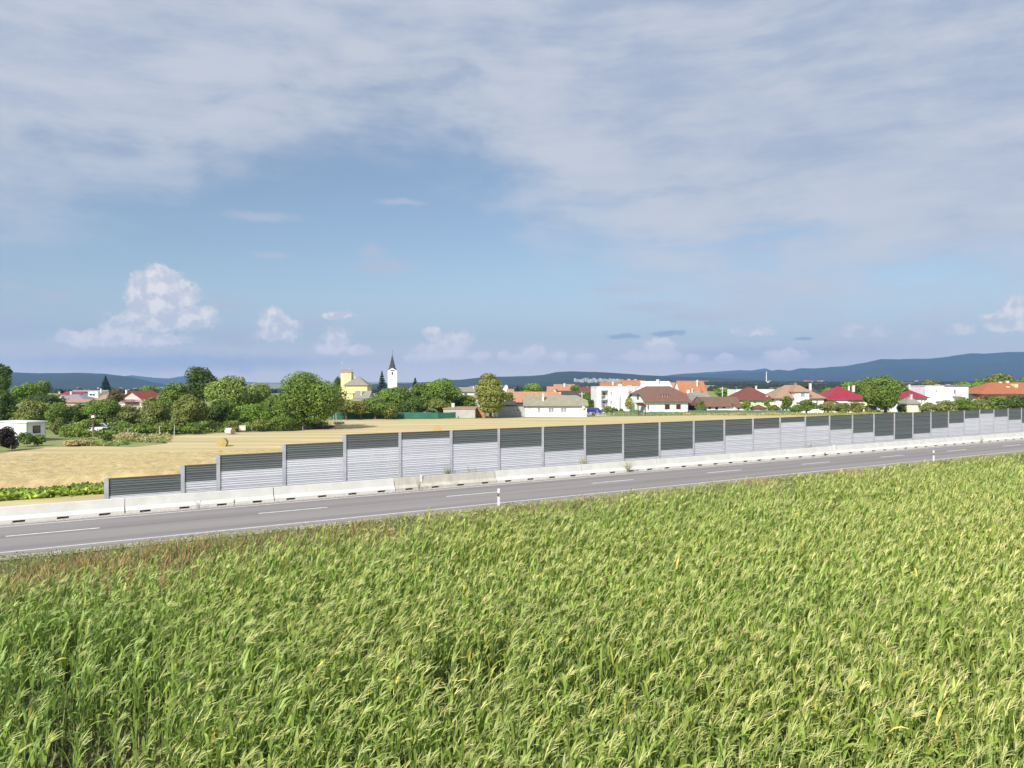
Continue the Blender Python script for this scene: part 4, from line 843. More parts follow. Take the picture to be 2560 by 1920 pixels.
addpart(h, 'dormer_roof', R_['tan'], lambda b: b.slab([[(lx(1980), -1.2, zz), (lx(2024), -1.2, zz), (lx(2006), 2.2, zf(962.6)), (lx(1998), 2.2, zf(962.6))], [(lx(2024), -1.2, zz), (lx(2024), 4.5, zz), (lx(2006), 4.5, zf(962.6)), (lx(2006), 2.2, zf(962.6))], [(lx(1980), 4.5, zz), (lx(1980), -1.2, zz), (lx(1998), 2.2, zf(962.6)), (lx(1998), 4.5, zf(962.6))]], .12))
pane_bits(h, lx(1998), lx(2009), zf(992), zf(981.5), -.86, 'w')
house('dark grey hipped roof house behind the tan roofed one', 2018, 2064, 215, 988, 965, 'hip', D=9, wall='white', rm='dark', L='h', Rr='h', inset=3.5, ops=[(2044, 980, 2050, 986, 'w')])
house('low tan roofed house just right of the dark grey hipped roof', 2060, 2086, 225, 990, 981, D=7, wall='cream', rm='tan', over=.2)
h, x0, x1, ze, D, lx, zf = house('cream house with crimson sheet roof and white chimneys left of the big tree', 2070, 2168, 184, 998, 966, 'hip', D=11, wall='cream', rm='crimson', L='h', Rr='h', inset=5, over=.5,
    ops=[(2088, 1004, 2094, 1010, 'k')], chim=[(2120, 2124, 964, 'p', .6), (2130.5, 2136, 963, 'p', .35)])
addpart(h, 'terrace_awning', m_chim, lambda b: b.slab([[(lx(2088), -2.4, 2.4), (lx(2116), -2.4, 2.4), (lx(2116), -.02, 2.8), (lx(2088), -.02, 2.8)]], .08))
house('white house with crimson roof partly hidden by the big tree, tall chimney', 2228, 2318, 190, 994, 964, 'hip', D=11, rm='crimson', L='h', Rr='h', inset=5, over=.5,
    ops=[(2303, 999, 2307, 1007, 'w'), (2311, 1000, 2314, 1008, 'w')], chim=[(2271, 2275, 961, 'p', .4)])
house('small hut with grey hipped roof and chimney right of the big tree', 2268, 2302, 179, 1009, 991, 'pyr', D=4.5, wall='cream', rm='grey', name='garden_hut', cat='hut', chim=[(2276, 2280, 986, 'p', .3)], over=.3)
h, x0, x1, ze, D, lx, zf = house('white flat roofed two storey house with small balcony and ladder', 2313, 2421, 192, 966, 966, 'flat', D=9, wall='white', rm='ltgrey', name='house',
    ops=[(2339, 975, 2343, 981, 'w'), (2351, 975, 2354, 992, 'w'), (2385, 974, 2390, 985, 'k')], chim=[(2341, 2348, 961.5, 'p', .4), (2367, 2373, 961, 'p', .4)])
addpart(h, 'balcony', m_rail, lambda b: (b.box(lx(2380), lx(2400), -1.0, -.003, zf(991), zf(989.5)), b.box(lx(2380), lx(2400), -1.0, -.95, zf(989), zf(984))))
addpart(h, 'roof_slab', R_['bluegrey'], lambda b: b.box(lx(2360), x1 + .3, -.4, 8, ze + .182, ze + .34))
house('white annex with grey band left behind the flat roofed white house', 2290, 2314, 205, 972, 972, 'flat', D=8, rm='bluegrey', ops=[])
house('red tiled roof with tiny gable behind the white annex', 2288, 2312, 230, 973, 966, D=6, rm='redorange', over=.2)
h, x0, x1, ze, D, lx, zf = house('large house with red orange hipped roof and cream dormers at the right edge', 2455, 2660, 196, 984, 956, 'hip', D=12, wall='brick', rm='redorange', L='h', Rr='h', inset=6, over=.5, chim=[(2497, 2503, 954, 'p', .5), (2515, 2521, 952, 'p', .5)])
for a, c, yb_, yt_ in ((2528, 2535, 976, 966), (2548, 2556, 976, 960)):
    yy = 3.0; dq = addpart(h, 'dormer', W_['yellow'], lambda b: b.box(lx(a) + .9, lx(c) + .9, yy, yy + 3.0, zf(yb_) - .3, zf(yt_)))
house('dark roofed shed between the white flat house and the red orange roof', 2424, 2452, 198, 992, 984, D=5, wall='grey', rm='dark', name='shed', cat='shed')

# --- centre left: yellow hall, church, roofs
h, x0, x1, ze, D, lx, zf = house('yellow hall with grey brown pyramid roof beside a square tower', 861, 918, 330, 963, 940, 'pyr', D=10, wall='yellow', rm='grey', name='hall', cat='building', over=.55, z0=-1.0,
    ops=[], chim=[(886, 889, 941, 'p', .5)])
addpart(h, 'downpipe', m_gut, lambda b: b.box(lx(862.2), lx(862.8), -.1, -.02, 0, ze))
t = empty('hose_tower', (*P(865, 333)[:2], 0), 0, 'square yellow tower with railing and antennas left of the yellow hall', 'tower')
wd = 26 / F * 333; zt_ = zat(930, 333)
addpart(t, 'wall', W_['yellow'], lambda b: b.box(-wd / 2, wd / 2, 0, wd, -1, zt_ - .3)); addpart(t, 'cornice', W_['brick'], lambda b: b.box(-wd / 2 - .12, wd / 2 + .12, -.12, wd + .12, zt_ - .3, zt_))
for xx in (-1.2, .7): w = addpart(t, 'window', m_frame, lambda b: b.box(xx, xx + .8, -.06, -.004, zt_ - .95, zt_ - .6)); addpart(w, 'pane', m_glass, lambda b: b.box(xx + .1, xx + .7, -.08, -.062, zt_ - .9, zt_ - .65))
addpart(t, 'railing', m_chb, lambda b: [b.box(-wd / 2 + i * wd / 8 - .03, -wd / 2 + i * wd / 8 + .03, y_, y_ + .06, zt_, zt_ + 1.1) for i in range(9) for y_ in (0, wd)] + [b.box(-wd / 2, wd / 2, y_, y_ + .06, zt_ + q, zt_ + q + .06) for q in (.5, 1.1) for y_ in (0, wd)])
addpart(t, 'antenna', m_rail, lambda b: (b.tube((-1.7, .3, zt_), (-1.7, .3, zt_ + 5), .04, .03, 5), b.tube((-2.0, .3, zt_ + 3.9), (-1.3, .3, zt_ + 3.9), .18, .12, 6), b.tube((.3, .3, zt_), (.3, .3, zt_ + 1.9), .05, .1, 5), b.tube((1.5, .3, zt_), (1.5, .3, zt_ + 1.6), .05, .18, 5)))
house('low yellow annex under the tower of the yellow hall', 853, 882, 318, 985, 985, 'flat', D=6, wall='yellow', rm='grey', ops=[(869, 992, 873, 996, 'k')], name='annex', cat='building')
house('small house with light grey roof in front of the yellow hall', 882, 922, 300, 996, 977, D=7, wall='grey', rm='grey', rz=-8, over=.2, chim=[(901, 903, 973, 'p', .2)])
Yc = 420; t = empty('church', (*P(981, Yc)[:2], 0), R(10), 'white church tower with pointed dark spire and cross on top', 'church'); hw_ = 11.3 / F * Yc; ztw = zat(926, Yc)
addpart(t, 'tower', W_['white'], lambda b: (b.box(-hw_, hw_, 0, 2 * hw_, -1, ztw), b.poly([(-hw_, -.01, ztw), (hw_, -.01, ztw), (0, -.01, ztw + 1.3)]), b.box(-hw_ - .1, hw_ + .1, -.1, 2 * hw_ + .1, zat(948, Yc), zat(948, Yc) + .12)))
def spire(b):
    c = hw_; zs = zat(886, Yc); z1_ = ztw; k = 8; ring = lambda r_, z_: [(r_ * math.cos(R(22.5 + 45 * i)), c + r_ * math.sin(R(22.5 + 45 * i)), z_) for i in range(8)]
    r0 = ring(hw_ * 1.18, z1_ - .1); r1 = ring(hw_ * .74, z1_ + 1.6); r2 = ring(.08, zs)
    for a_, b__ in ((r0, r1), (r1, r2)):
        for i in range(8): j = (i + 1) % 8; b.quad(a_[i], a_[j], b__[j], b__[i])
sp = addpart(t, 'spire', R_['slate'], spire)
def ball(b): [b.tube((0, hw_, zat(884 - q, Yc)), (0, hw_, zat(884 - q - .9, Yc)), r0_, r1_, 8) for q, r0_, r1_ in ((0, .08, .3), (.9, .3, .08))]; b.tube((0, hw_, zat(882, Yc)), (0, hw_, zat(872, Yc)), .07, .05, 5); b.box(-.45, .45, hw_ - .05, hw_ + .05, zat(877, Yc), zat(876.5, Yc))
addpart(sp, 'cross', R_['slate'], ball)
for (za_, zb_, r_) in ((zat(937, Yc), zat(929, Yc), .42), (zat(951, Yc), zat(949, Yc), .16)):
    w = addpart(t, 'window', m_chb, lambda b: b.poly([(-r_, -.05, za_), (r_, -.05, za_), (r_, -.05, zb_ - r_), (r_ * .7, -.05, zb_ - r_ * .3), (0, -.05, zb_), (-r_ * .7, -.05, zb_ - r_ * .3), (-r_, -.05, zb_ - r_)]))
    addpart(w, 'louvre', m_glass, lambda b: b.box(-r_ * .7, r_ * .7, -.09, -.055, za_ + .1, zb_ - r_))
house('church nave roof low behind the trees right of the church tower', 985, 1040, 428, 975, 966, D=10, wall='white', rm='grey')
house('house with long grey roof and chimney behind the large bright tree', 1146, 1186, 250, 979, 968, D=9, wall='ltgrey', rm='grey', chim=[(1182, 1185, 965, 'p', .4)], ops=[(1160, 983, 1168, 988, 'k')])
house('low house with reddish roof below the long grey roof left of the thuja', 1150, 1200, 200, 995, 988, D=6, wall='grey', rm='tan', over=.2)
house('white house with satellite dish peeping right of the tall thuja', 1256, 1270, 245, 970, 968, 'flat', D=6, rm='ltgrey', chim=[(1266, 1269, 966, 'p', .4)])
house('small house with salmon and grey roof right of the thuja top', 1268, 1284, 238, 983, 972, D=6, wall='ltgrey', rm='tan', over=.2)
h, *_ = house('long low farm shed with brown lean-to roof and grey wall left of the thuja', 1108, 1188, 158, 1021, 1016, 'mono', D=4, wall='grey', rm='tan', rz=-4, name='shed', cat='shed', over=.15, chim=[(1127, 1134, 1008, 'p', .7)])
house('bare brick shed wall just left of the thuja trunk', 1188, 1212, 160, 1020, 1018, 'mono', D=4, wall='brick', rm='grey', name='shed', cat='shed', over=.1)
for a, c, yt_, lab in ((1197, 1213, 1026.5, 'light grey upright box standing left of the thuja trunk'), (1234, 1240, 1021, 'narrow white post panel right of the thuja trunk'), (1241, 1246, 1022, 'second narrow white panel beside the grey rendered shed')):
    x, y, _ = P((a + c) / 2, 161.5); w_ = (c - a) / F * 161.5; hz_ = zat(yt_, 161.5); o = empty('storage_box', (x, y, 0), 0, lab, 'box')
    addpart(o, 'body', W_['ltgrey'] if a == 1197 else W_['white'], lambda b: b.box(-w_ / 2, w_ / 2, 0, 1.0 if a == 1197 else .1, 0, hz_ - .06)); addpart(o, 'lid', m_rail, lambda b: b.box(-w_ / 2 - .04, w_ / 2 + .04, -.04, (1.04 if a == 1197 else .14), hz_ - .06, hz_))

# --- left: roofs over the orchard and the white container
house('house with blue grey hipped roof and small white gable above the orchard', 130, 205, 205, 998, 986, 'hip', D=8, wall='ltgrey', rm='bluegrey', L='h', Rr='h', inset=3.5, ops=[])
addpart(empty('gablet', (*P(154, 203)[:2], zat(997, 203)), 0, 'small white triangular gable on the blue grey roof', 'gable'), 'face', W_['white'], lambda b: (b.poly([(-.7, 0, 0), (.7, 0, 0), (0, 0, 1.0)]), b.poly([(-.7, 0, 0), (0, 0, 1.0), (0, 2.0, 1.0)]), b.poly([(.7, 0, 0), (0, 2.0, 1.0), (0, 0, 1.0)])))
house('long low shed with faded brick red roof above the orchard', 130, 217, 185, 1005, 998, D=5, wall='grey', rm='oldorange', name='shed', cat='shed', over=.2)
house('house with bright red roof and white chimney behind the blue grey roof', 150, 196, 240, 988, 979, D=8, wall='white', rm='crimson', chim=[(176, 180, 978, 'p', .1), (147, 149, 979, 'p', .4)])
house('long house with grey brown ridge behind the bright red roof', 164, 250, 275, 990, 975, D=11, wall='grey', rm='grey')
house('white flat box shaped house among the roofs on the left', 220, 245, 222, 980, 980, 'flat', D=6, rm='white', ops=[(223, 984, 238, 990, 'k')])
house('house with light brown hipped roof and slim white chimney left of the spruce', 238, 282, 205, 999, 978, 'hip', D=8, wall='cream', rm='tan', L='h', Rr='h', inset=3, chim=[(251, 254, 971.5, 'p', .5)])
h, x0, x1, ze, D, lx, zf = house('chalet with red roof, pinkish gable and purple balcony above the orchard', 284, 372, 200, 1010, 977.5, 'gy', D=10, wall='pink', rm='red', rz=-4, over=.5, ops=[(316, 993, 322, 999, 'k'), (324, 993, 330, 999, 'k')])
addpart(h, 'balcony', m_shut, lambda b: (b.box(lx(310), lx(346), -1.1, -.003, zf(1006), zf(1004.5)), [b.box(lx(310 + i * 3), lx(311.4 + i * 3), -1.1, -1.05, zf(1004.5), zf(999)) for i in range(12)], b.box(lx(310), lx(346), -1.12, -1.02, zf(999), zf(998.4))))
addpart(h, 'chimney', m_chim, lambda b: b.box(lx(301), lx(305), 2, 2.7, zf(995), zf(975)))
house('house with plain grey brown gable roof right of the red chalet', 366, 402, 205, 1008, 989, D=8, wall='white', rm='grey', rz=6, L='g', over=.3)
house('small red tiled roof right behind the red chalet', 340, 362, 240, 993, 983, D=7, wall='white', rm='red', chim=[(341, 343, 981, 'p', .3)], over=.2)
t = empty('site_container', (*P(30, 97.5)[:2], 0), R(-22), 'white corrugated garden container with brown window on its end wall', 'container'); hw_ = 2.75; cz = 2.35
def corr(b):
    n = 30
    for i in range(n):
        a = -hw_ + 2 * hw_ * i / n; c = a + 2 * hw_ / n; o1 = 0 if i % 2 else .09; o2 = .09 if i % 2 else 0
        b.quad((a, -o1, 0), (c, -o2, 0), (c, -o2, cz), (a, -o1, cz)); b.quad((c, 2.4 + o2, 0), (a, 2.4 + o1, 0), (a, 2.4 + o1, cz), (c, 2.4 + o2, cz))
    b.quad((hw_, 0, 0), (hw_, 2.4, 0), (hw_, 2.4, cz), (hw_, 0, cz)); b.quad((-hw_, 2.4, 0), (-hw_, 0, 0), (-hw_, 0, cz), (-hw_, 2.4, cz))
addpart(t, 'wall', W_['white'], corr); addpart(t, 'roof', m_pw, lambda b: b.box(-hw_ - .1, hw_ + .25, -.2, 2.6, cz, cz + .16))
w = addpart(t, 'window', m_shut, lambda b: b.box(hw_ - .01, hw_ + .05, .75, 1.75, 1.0, 1.95)); addpart(w, 'pane', m_glass, lambda b: b.box(hw_ + .052, hw_ + .06, .85, 1.65, 1.1, 1.85))

# --- far: housing estate, smoke stack, scattered houses, power poles
r = np.random.default_rng(77); me_b = {}
m_pan = [plaster('panel_house_a', (.62, .60, .56)), plaster('panel_house_b', (.50, .48, .47)), plaster('panel_house_c', (.66, .58, .50))]
def panel_mesh(k):
    b = MB(); w_, h_ = 1.0, 1.0; b.box(-.5, .5, 0, .6, 0, 1, 0)
    for i in range(3):
        for j in range(6): b.box(-.42 + i * .3, -.24 + i * .3, -.02, -.001, .1 + j * .145, .18 + j * .145, 1)
    me = bpy.data.meshes.new('block'); me.from_pydata(b.v, [], b.f); me.materials.append(m_pan[k]); me.materials.append(m_glass); me.polygons.foreach_set('material_index', b.m); return me
PMs = [panel_mesh(k) for k in range(3)]
for i in range(34):
    px_ = 1437 + i * 4.6 + r.normal(0, 1.0); Yb_ = r.uniform(2800, 2990); top = 944.5 + r.uniform(0, 5) + (2.5 if px_ > 1540 else 0); hgt_ = zat(top, Yb_); x, y, _ = P(px_, Yb_)
    zv = max(float(vale(x, y)), zat(963, Yb_)); o = link('panel_building', PMs[i % 3], None, (x, y, zv)); o.scale = (r.uniform(5, 9), 14, hgt_ - zv)
    tag(o, 'pale tower block in the far housing estate under the dark wooded hill', 'tower block', 'far housing estate tower blocks')
for i in range(30):
    px_ = r.choice([r.uniform(1165, 1290), r.uniform(1590, 1800), r.uniform(2000, 2060), r.uniform(1840, 2300), r.uniform(150, 330)]); Yb_ = r.uniform(1700, 2900); x, y, _ = P(px_, Yb_); b = MB(); w_ = r.uniform(6, 14)
    b.box(-w_ / 2, w_ / 2, 0, 8, -.3, 4.5, 0); b.slab([[(-w_ / 2 - .3, -.3, 4.4), (w_ / 2 + .3, -.3, 4.4), (w_ / 2 + .3, 4, 7.5), (-w_ / 2 - .3, 4, 7.5)], [(w_ / 2 + .3, 8.3, 4.4), (-w_ / 2 - .3, 8.3, 4.4), (-w_ / 2 - .3, 4, 7.5), (w_ / 2 + .3, 4, 7.5)]], .2, 1)
    tag(b.build('far_house', [W_['white'], R_[['orange', 'grey', 'red'][i % 3]]], None, (x, y, float(vale(x, y))), r.uniform(-.5, .5)), 'tiny pale house scattered on the far plain below the hills', 'house', 'tiny houses on the far plain')
x, y, _ = P(1916, 3400); t = empty('smoke_stack', (x, y, 0), 0, 'tall slender white factory smoke stack standing before the right hills', 'chimney stack')
addpart(t, 'shaft', W_['white'], lambda b: b.tube((0, 0, 0), (0, 0, zat(929, 3400)), 2.2, 1.5, 12)); addpart(t, 'rim', m_rail, lambda b: b.tube((0, 0, zat(929, 3400)), (0, 0, zat(929, 3400) + 1.2), 1.9, 1.9, 12))
def pole(px_, Y_, yt_, lab, arm=True):
    x, y, _ = P(px_, Y_); t = empty('utility_pole', (x, y, 0), 0, lab, 'pole'); h_ = zat(yt_, Y_); addpart(t, 'mast', W_['wood'] if px_ == 233 else W_['ltgrey'], lambda b: b.tube((0, 0, -.1), (0, 0, h_), .15, .10, 7))
    if arm: addpart(t, 'crossarm', m_rail, lambda b: b.box(-.7, .7, -.06, .06, h_ - .5, h_ - .38))
pole(1806, 190, 967, 'pale concrete power pole right of the steep orange roof')
pole(2436, 205, 970, 'power pole in front of the trees right of the flat roofed house')
pole(1455, 182, 980, 'pole with small crossarm just left of the white block')
pole(1541.5, 181, 974, 'slim pole in front of the white block facade', False)
pole(365, 215, 983, 'street lamp pole above the grey brown gable roof on the left', False)
pole(233, 104, 1041, 'thin garden pole carrying a small red birdhouse', False)
bh = MB(); x, y, _ = P(233, 103.8); z_ = zat(1044, 103.8); bh.box(-.2, .2, -.15, .15, z_, z_ + .3); t = empty('birdhouse', (x, y, 0), 0, 'small birdhouse with red roof on the thin garden pole', 'birdhouse'); bh.build('box', W_['white'], t); addpart(t, 'roof', R_['red'], lambda b: b.slab([[(-.3, -.25, z_ + .3), (0, -.25, z_ + .55), (0, .25, z_ + .55), (-.3, .25, z_ + .3)], [(0, -.25, z_ + .55), (.3, -.25, z_ + .3), (.3, .25, z_ + .3), (0, .25, z_ + .55)]], .03))

# --- fences, cars, bales, small things
m_net = mat('green_netting', (.055, .22, .15), .8, rgb2=(.04, .15, .11), scale=.4, transl=.2); m_netp = mat('fence_post', (.10, .26, .18), .6, .1, 1); m_net2 = mat('teal_netting', (.11, .22, .18), .8, rgb2=(.16, .22, .13), scale=.5, transl=.2)
def fence(pts, h_, step, m, lab):
    t = empty('net_fence', (*P(*pts[0])[:2], 0), 0, lab, 'fence'); ox, oy, _ = P(*pts[0])
    for (a, Ya), (c, Yc_) in zip(pts[:-1], pts[1:]):
        p, q = np.array(P(a, Ya)[:2]) - (ox, oy), np.array(P(c, Yc_)[:2]) - (ox, oy); L_ = np.linalg.norm(q - p); n_ = max(1, int(L_ / step)); u = (q - p) / L_; nn = np.array((-u[1], u[0]))
        for i in range(n_):
            s0, s1 = p + (q - p) * i / n_, p + (q - p) * (i + 1) / n_; hh = h_ * r.uniform(.94, 1.05)
            addpart(t, 'post', m_netp, lambda b: b.tube((*s0, -.1), (*s0, hh + .08), .035, .035, 6))
            k_ = 5; b = MB(); e = [s0 + (s1 - s0) * j / k_ for j in range(k_ + 1)]; sag = [-.05 * math.sin(math.pi * j / k_) for j in range(k_ + 1)]
            for j in range(k_):
                for s_ in (0.04, 0.055): b.quad((*(e[j] - nn * s_), .03), (*(e[j + 1] - nn * s_), .03), (*(e[j + 1] - nn * s_), hh + sag[j + 1]), (*(e[j] - nn * s_), hh + sag[j]))
            b.build('net_panel', m, t)
fence([(828, 152), (955, 154), (1095, 154.5), (1139, 157)], 1.30, 2.6, m_net, 'long dark green netting fence between the orchard trees and the field')
fence([(1512, 172), (1595, 171)], .9, 2.6, m_net2, 'low fence with green netting in front of the white block')
fence([(1595, 170.5), (1722, 171.5)], .70, 2.6, m_net2, 'low teal fence in front of the mint house')
fence([(1722, 172.5), (1846, 173.5), (1936, 173.5), (1992, 174)], 1.0, 2.6, m_net2, 'green netting fence in front of the brown and maroon roofed houses')
t = empty('tunnel_greenhouse', (*P(1078, 156.5)[:2], 0), 0, 'small arched green greenhouse frame behind the green netting fence', 'greenhouse')
for yy in (0, 1.2, 2.4):
    b = MB(); pr = [(1.15 * math.cos(R(a)), yy, .9 + .95 * math.sin(R(a))) for a in range(0, 181, 20)]; [b.tube(pr[i], pr[i + 1], .03, .03, 5) for i in range(9)]; b.tube((1.15, yy, 0), (1.15, yy, .9), .03, .03, 5); b.tube((-1.15, yy, 0), (-1.15, yy, .9), .03, .03, 5); b.build('hoop', m_netp, t)
b = MB(); pr = [(1.13 * math.cos(R(a)), .9 + .93 * math.sin(R(a))) for a in range(0, 181, 20)]; [b.quad((pr[i][0], .02, pr[i][1]), (pr[i + 1][0], .02, pr[i + 1][1]), (pr[i + 1][0], 2.4, pr[i + 1][1]), (pr[i][0], 2.4, pr[i][1])) for i in range(9)]; b.build('cover', m_net, t)
m_tyre = mat('tyre', (.02, .02, .02), .8, .1, 2); m_rim = mat('rim', (.45, .45, .47), .35, .1, 2, metal=.6); m_lamp = mat('lamp_glass', (.75, .75, .72), .15, .05, 1, spec=.8)
def car(px_, Y_, rz_, paint, lab, wagon=True):
    x, y, _ = P(px_, Y_); t = empty('parked_car', (x, y, 0), R(rz_), lab, 'car'); Lh, Wh = 2.05, .84
    prof = [(-2.05, .32), (-2.08, .62), (-1.95, .86), (-1.25, .96), (1.9, .95), (2.05, .80), (2.08, .34)]; b = MB()
    for sgn in (-1, 1): pp = [(a, sgn * Wh, c) for a, c in prof]; b.poly(pp if sgn < 0 else pp[::-1])
    for i in range(len(prof)): a, c = prof[i], prof[(i + 1) % len(prof)]; b.quad((a[0], -Wh, a[1]), (a[0], Wh, a[1]), (c[0], Wh, c[1]), (c[0], -Wh, c[1]))
    rf = [(-1.25, .96), (-.65, 1.42), (1.25 if wagon else .8, 1.44), (1.80, .95)]
    b.quad((rf[1][0], -.66, 1.42), (rf[2][0], -.66, 1.44), (rf[2][0], .66, 1.44), (rf[1][0], .66, 1.42)); b.build('body', paint, t)
    g_ = MB(); wb, wt_ = .80, .66
    g_.quad((-1.25, -wb, .962), (-1.25, wb, .962), (-.65, wt_, 1.418), (-.65, -wt_, 1.418)); g_.quad((1.8, wb, .952), (1.8, -wb, .952), (rf[2][0], -wt_, 1.438), (rf[2][0], wt_, 1.438))
    for s_ in (-1, 1): g_.quad((-1.25, s_ * wb, .962), (1.8, s_ * wb, .952), (rf[2][0], s_ * wt_, 1.438), (-.65, s_ * wt_, 1.418))
    g_.build('windows', m_glass, t)
    for s_ in (-1, 1): addpart(t, 'pillar', paint, lambda b: (b.tube((.25, s_ * .805, .95), (.25, s_ * .665, 1.43), .035, .035, 4), b.tube((-1.25, s_ * .80, .95), (-.66, s_ * .665, 1.42), .04, .04, 4), b.tube((1.8, s_ * .80, .95), (rf[2][0], s_ * .665, 1.43), .05, .05, 4)))
    for xx in (-1.3, 1.3):
        for s_ in (-1, 1):
            w_ = addpart(t, 'wheel', m_tyre, lambda b: b.tube((xx, s_ * .66, .31), (xx, s_ * .86, .31), .31, .31, 14)); addpart(w_, 'rim', m_rim, lambda b: b.tube((xx, s_ * .80, .31), (xx, s_ * .87, .31), .19, .17, 10))
    for s_ in (-1, 1): addpart(t, 'headlight', m_lamp, lambda b: b.box(-2.09, -1.98, s_ * .62 - .15, s_ * .62 + .15, .62, .76)); addpart(t, 'tail_light', m_pr, lambda b: b.box(1.99, 2.09, s_ * .68 - .1, s_ * .68 + .1, .62, .84))
m_blue = mat('blue_paint', (.025, .035, .36), .25, .05, 1, spec=.7); m_wp = mat('white_paint', (.75, .75, .76), .25, .03, 1, spec=.7)
car(1486, 177, 118, m_blue, 'blue car parked between the long white house and the white block'); car(2287, 181, 12, m_wp, 'pale car parked behind the fence right of the big tree')
car(240, 112, 8, m_wp, 'white car standing under the orchard tree behind the birdhouse pole'); car(290, 113, -6, m_rail, 'silver grey car right of the white car under the orchard trees')
sheet('yard', [gp(x_, y_) for x_, y_ in ((1467, 1040), (1530, 1039), (1520, 1026), (1468, 1026))], -0.02, W_['ltgrey'])
m_wrap = mat('bale_wrap', (.78, .76, .78), .3, .05, 2, spec=.6); m_hay = mat('straw_face', (.52, .42, .17), .95, rgb2=(.40, .30, .11), scale=6, bump=.04, bscale=18); m_hayend = mat('bale_end', (.50, .36, .27), .95, .2, 6)
x, y, _ = P(575, 110); t = empty('wrapped_bale', (x, y, 0), R(-32), 'round bale in white wrap lying near the bushes at the field edge', 'bale'); addpart(t, 'wrap', m_wrap, lambda b: b.tube((-.62, 0, .44), (.62, 0, .44), .45, .45, 24, caps=False)); addpart(t, 'end_face', m_hayend, lambda b: (b.tube((.55, 0, .44), (.615, 0, .44), .44, .44, 24), b.tube((-.6, 0, .44), (-.55, 0, .44), .44, .44, 24)))
for px_, Y_, r_, lab in ((554, 89.5, .54, 'round straw bale with its flat face to the camera on the stubble'), (1094, 112, .62, 'round straw bale half hidden behind the third tall bay of the noise barrier')):
    x, y, _ = P(px_, Y_); t = empty('straw_bale', (x, y, 0), R(8), lab, 'bale'); addpart(t, 'roll', m_hay, lambda b: b.tube((0, 0, r_ * .74), (0, 1.1, r_ * .74), r_, r_ * .98, 26)); addpart(t, 'face', m_hay, lambda b: [b.tube((0, -.012 * q, r_ * .74), (0, .04, r_ * .74), r_ * (1 - .16 * q), r_ * (1 - .16 * q), 26) for q in range(1, 6)])
# heap of boards with stakes beside the walnut tree
x, y, _ = P(800, 124); t = empty('board_pile', (x, y, 0), R(15), 'rusty brown pile of boards and straw beside the walnut tree', 'wood pile')
for i in range(16): addpart(t, 'board', [W_['wood'], W_['brick'], m_shut][i % 3], lambda b: b.box(-1.1 + r.normal(0, .12), 1.1 + r.normal(0, .15), -.45 + .18 * (i % 6), -.30 + .18 * (i % 6), .02 + .17 * (i // 3), .15 + .17 * (i // 3)))
for i, (px_, Y_, hh) in enumerate([(806, 122, 1.5), (810, 122.4, 1.3), (815, 122.8, 1.4), (820, 123.4, 1.3), (826, 130, 1.6), (833, 132, 1.8), (838, 133, 1.9), (841, 134, 2.0), (757, 120, 1.1), (775, 121, .9),
                                   (295, 93, .55), (362, 96, .6), (412, 102, .7), (398, 106, 1.4), (435, 107, 1.5), (545, 112, 1.2), (594, 118, 1.6), (320, 104, 1.2), (27, 84, 1.3)]):
    x, y, _ = P(px_, Y_); o = MB(); o.tube((0, 0, -.1), (r.normal(0, .06), 0, hh), .05, .04, 6); side = 'beside the board pile right of the walnut tree' if 800 < px_ < 845 else 'along the orchard edge of the field'
    tag(o.build('fence_stake', W_['ltgrey'] if i % 3 else W_['wood'], None, (x, y, 0)), 'thin upright wooden stake ' + side, 'stake', 'stakes ' + side)
for px_, Y_, lab in ((605, 116, 'pale wooden beehive box between the bushes behind the bales'), (637, 118, 'second beehive box right of the pale one in the bushes')):
    x, y, _ = P(px_, Y_); t = empty('beehive', (x, y, 0), R(10), lab, 'beehive'); addpart(t, 'box', W_['cream'], lambda b: b.box(-.5, .5, 0, .6, .15, .85)); addpart(t, 'lid', m_rail, lambda b: b.box(-.56, .56, -.06, .66, .85, .93)); addpart(t, 'stand', W_['wood'], lambda b: b.box(-.45, .45, .05, .55, 0, .15))

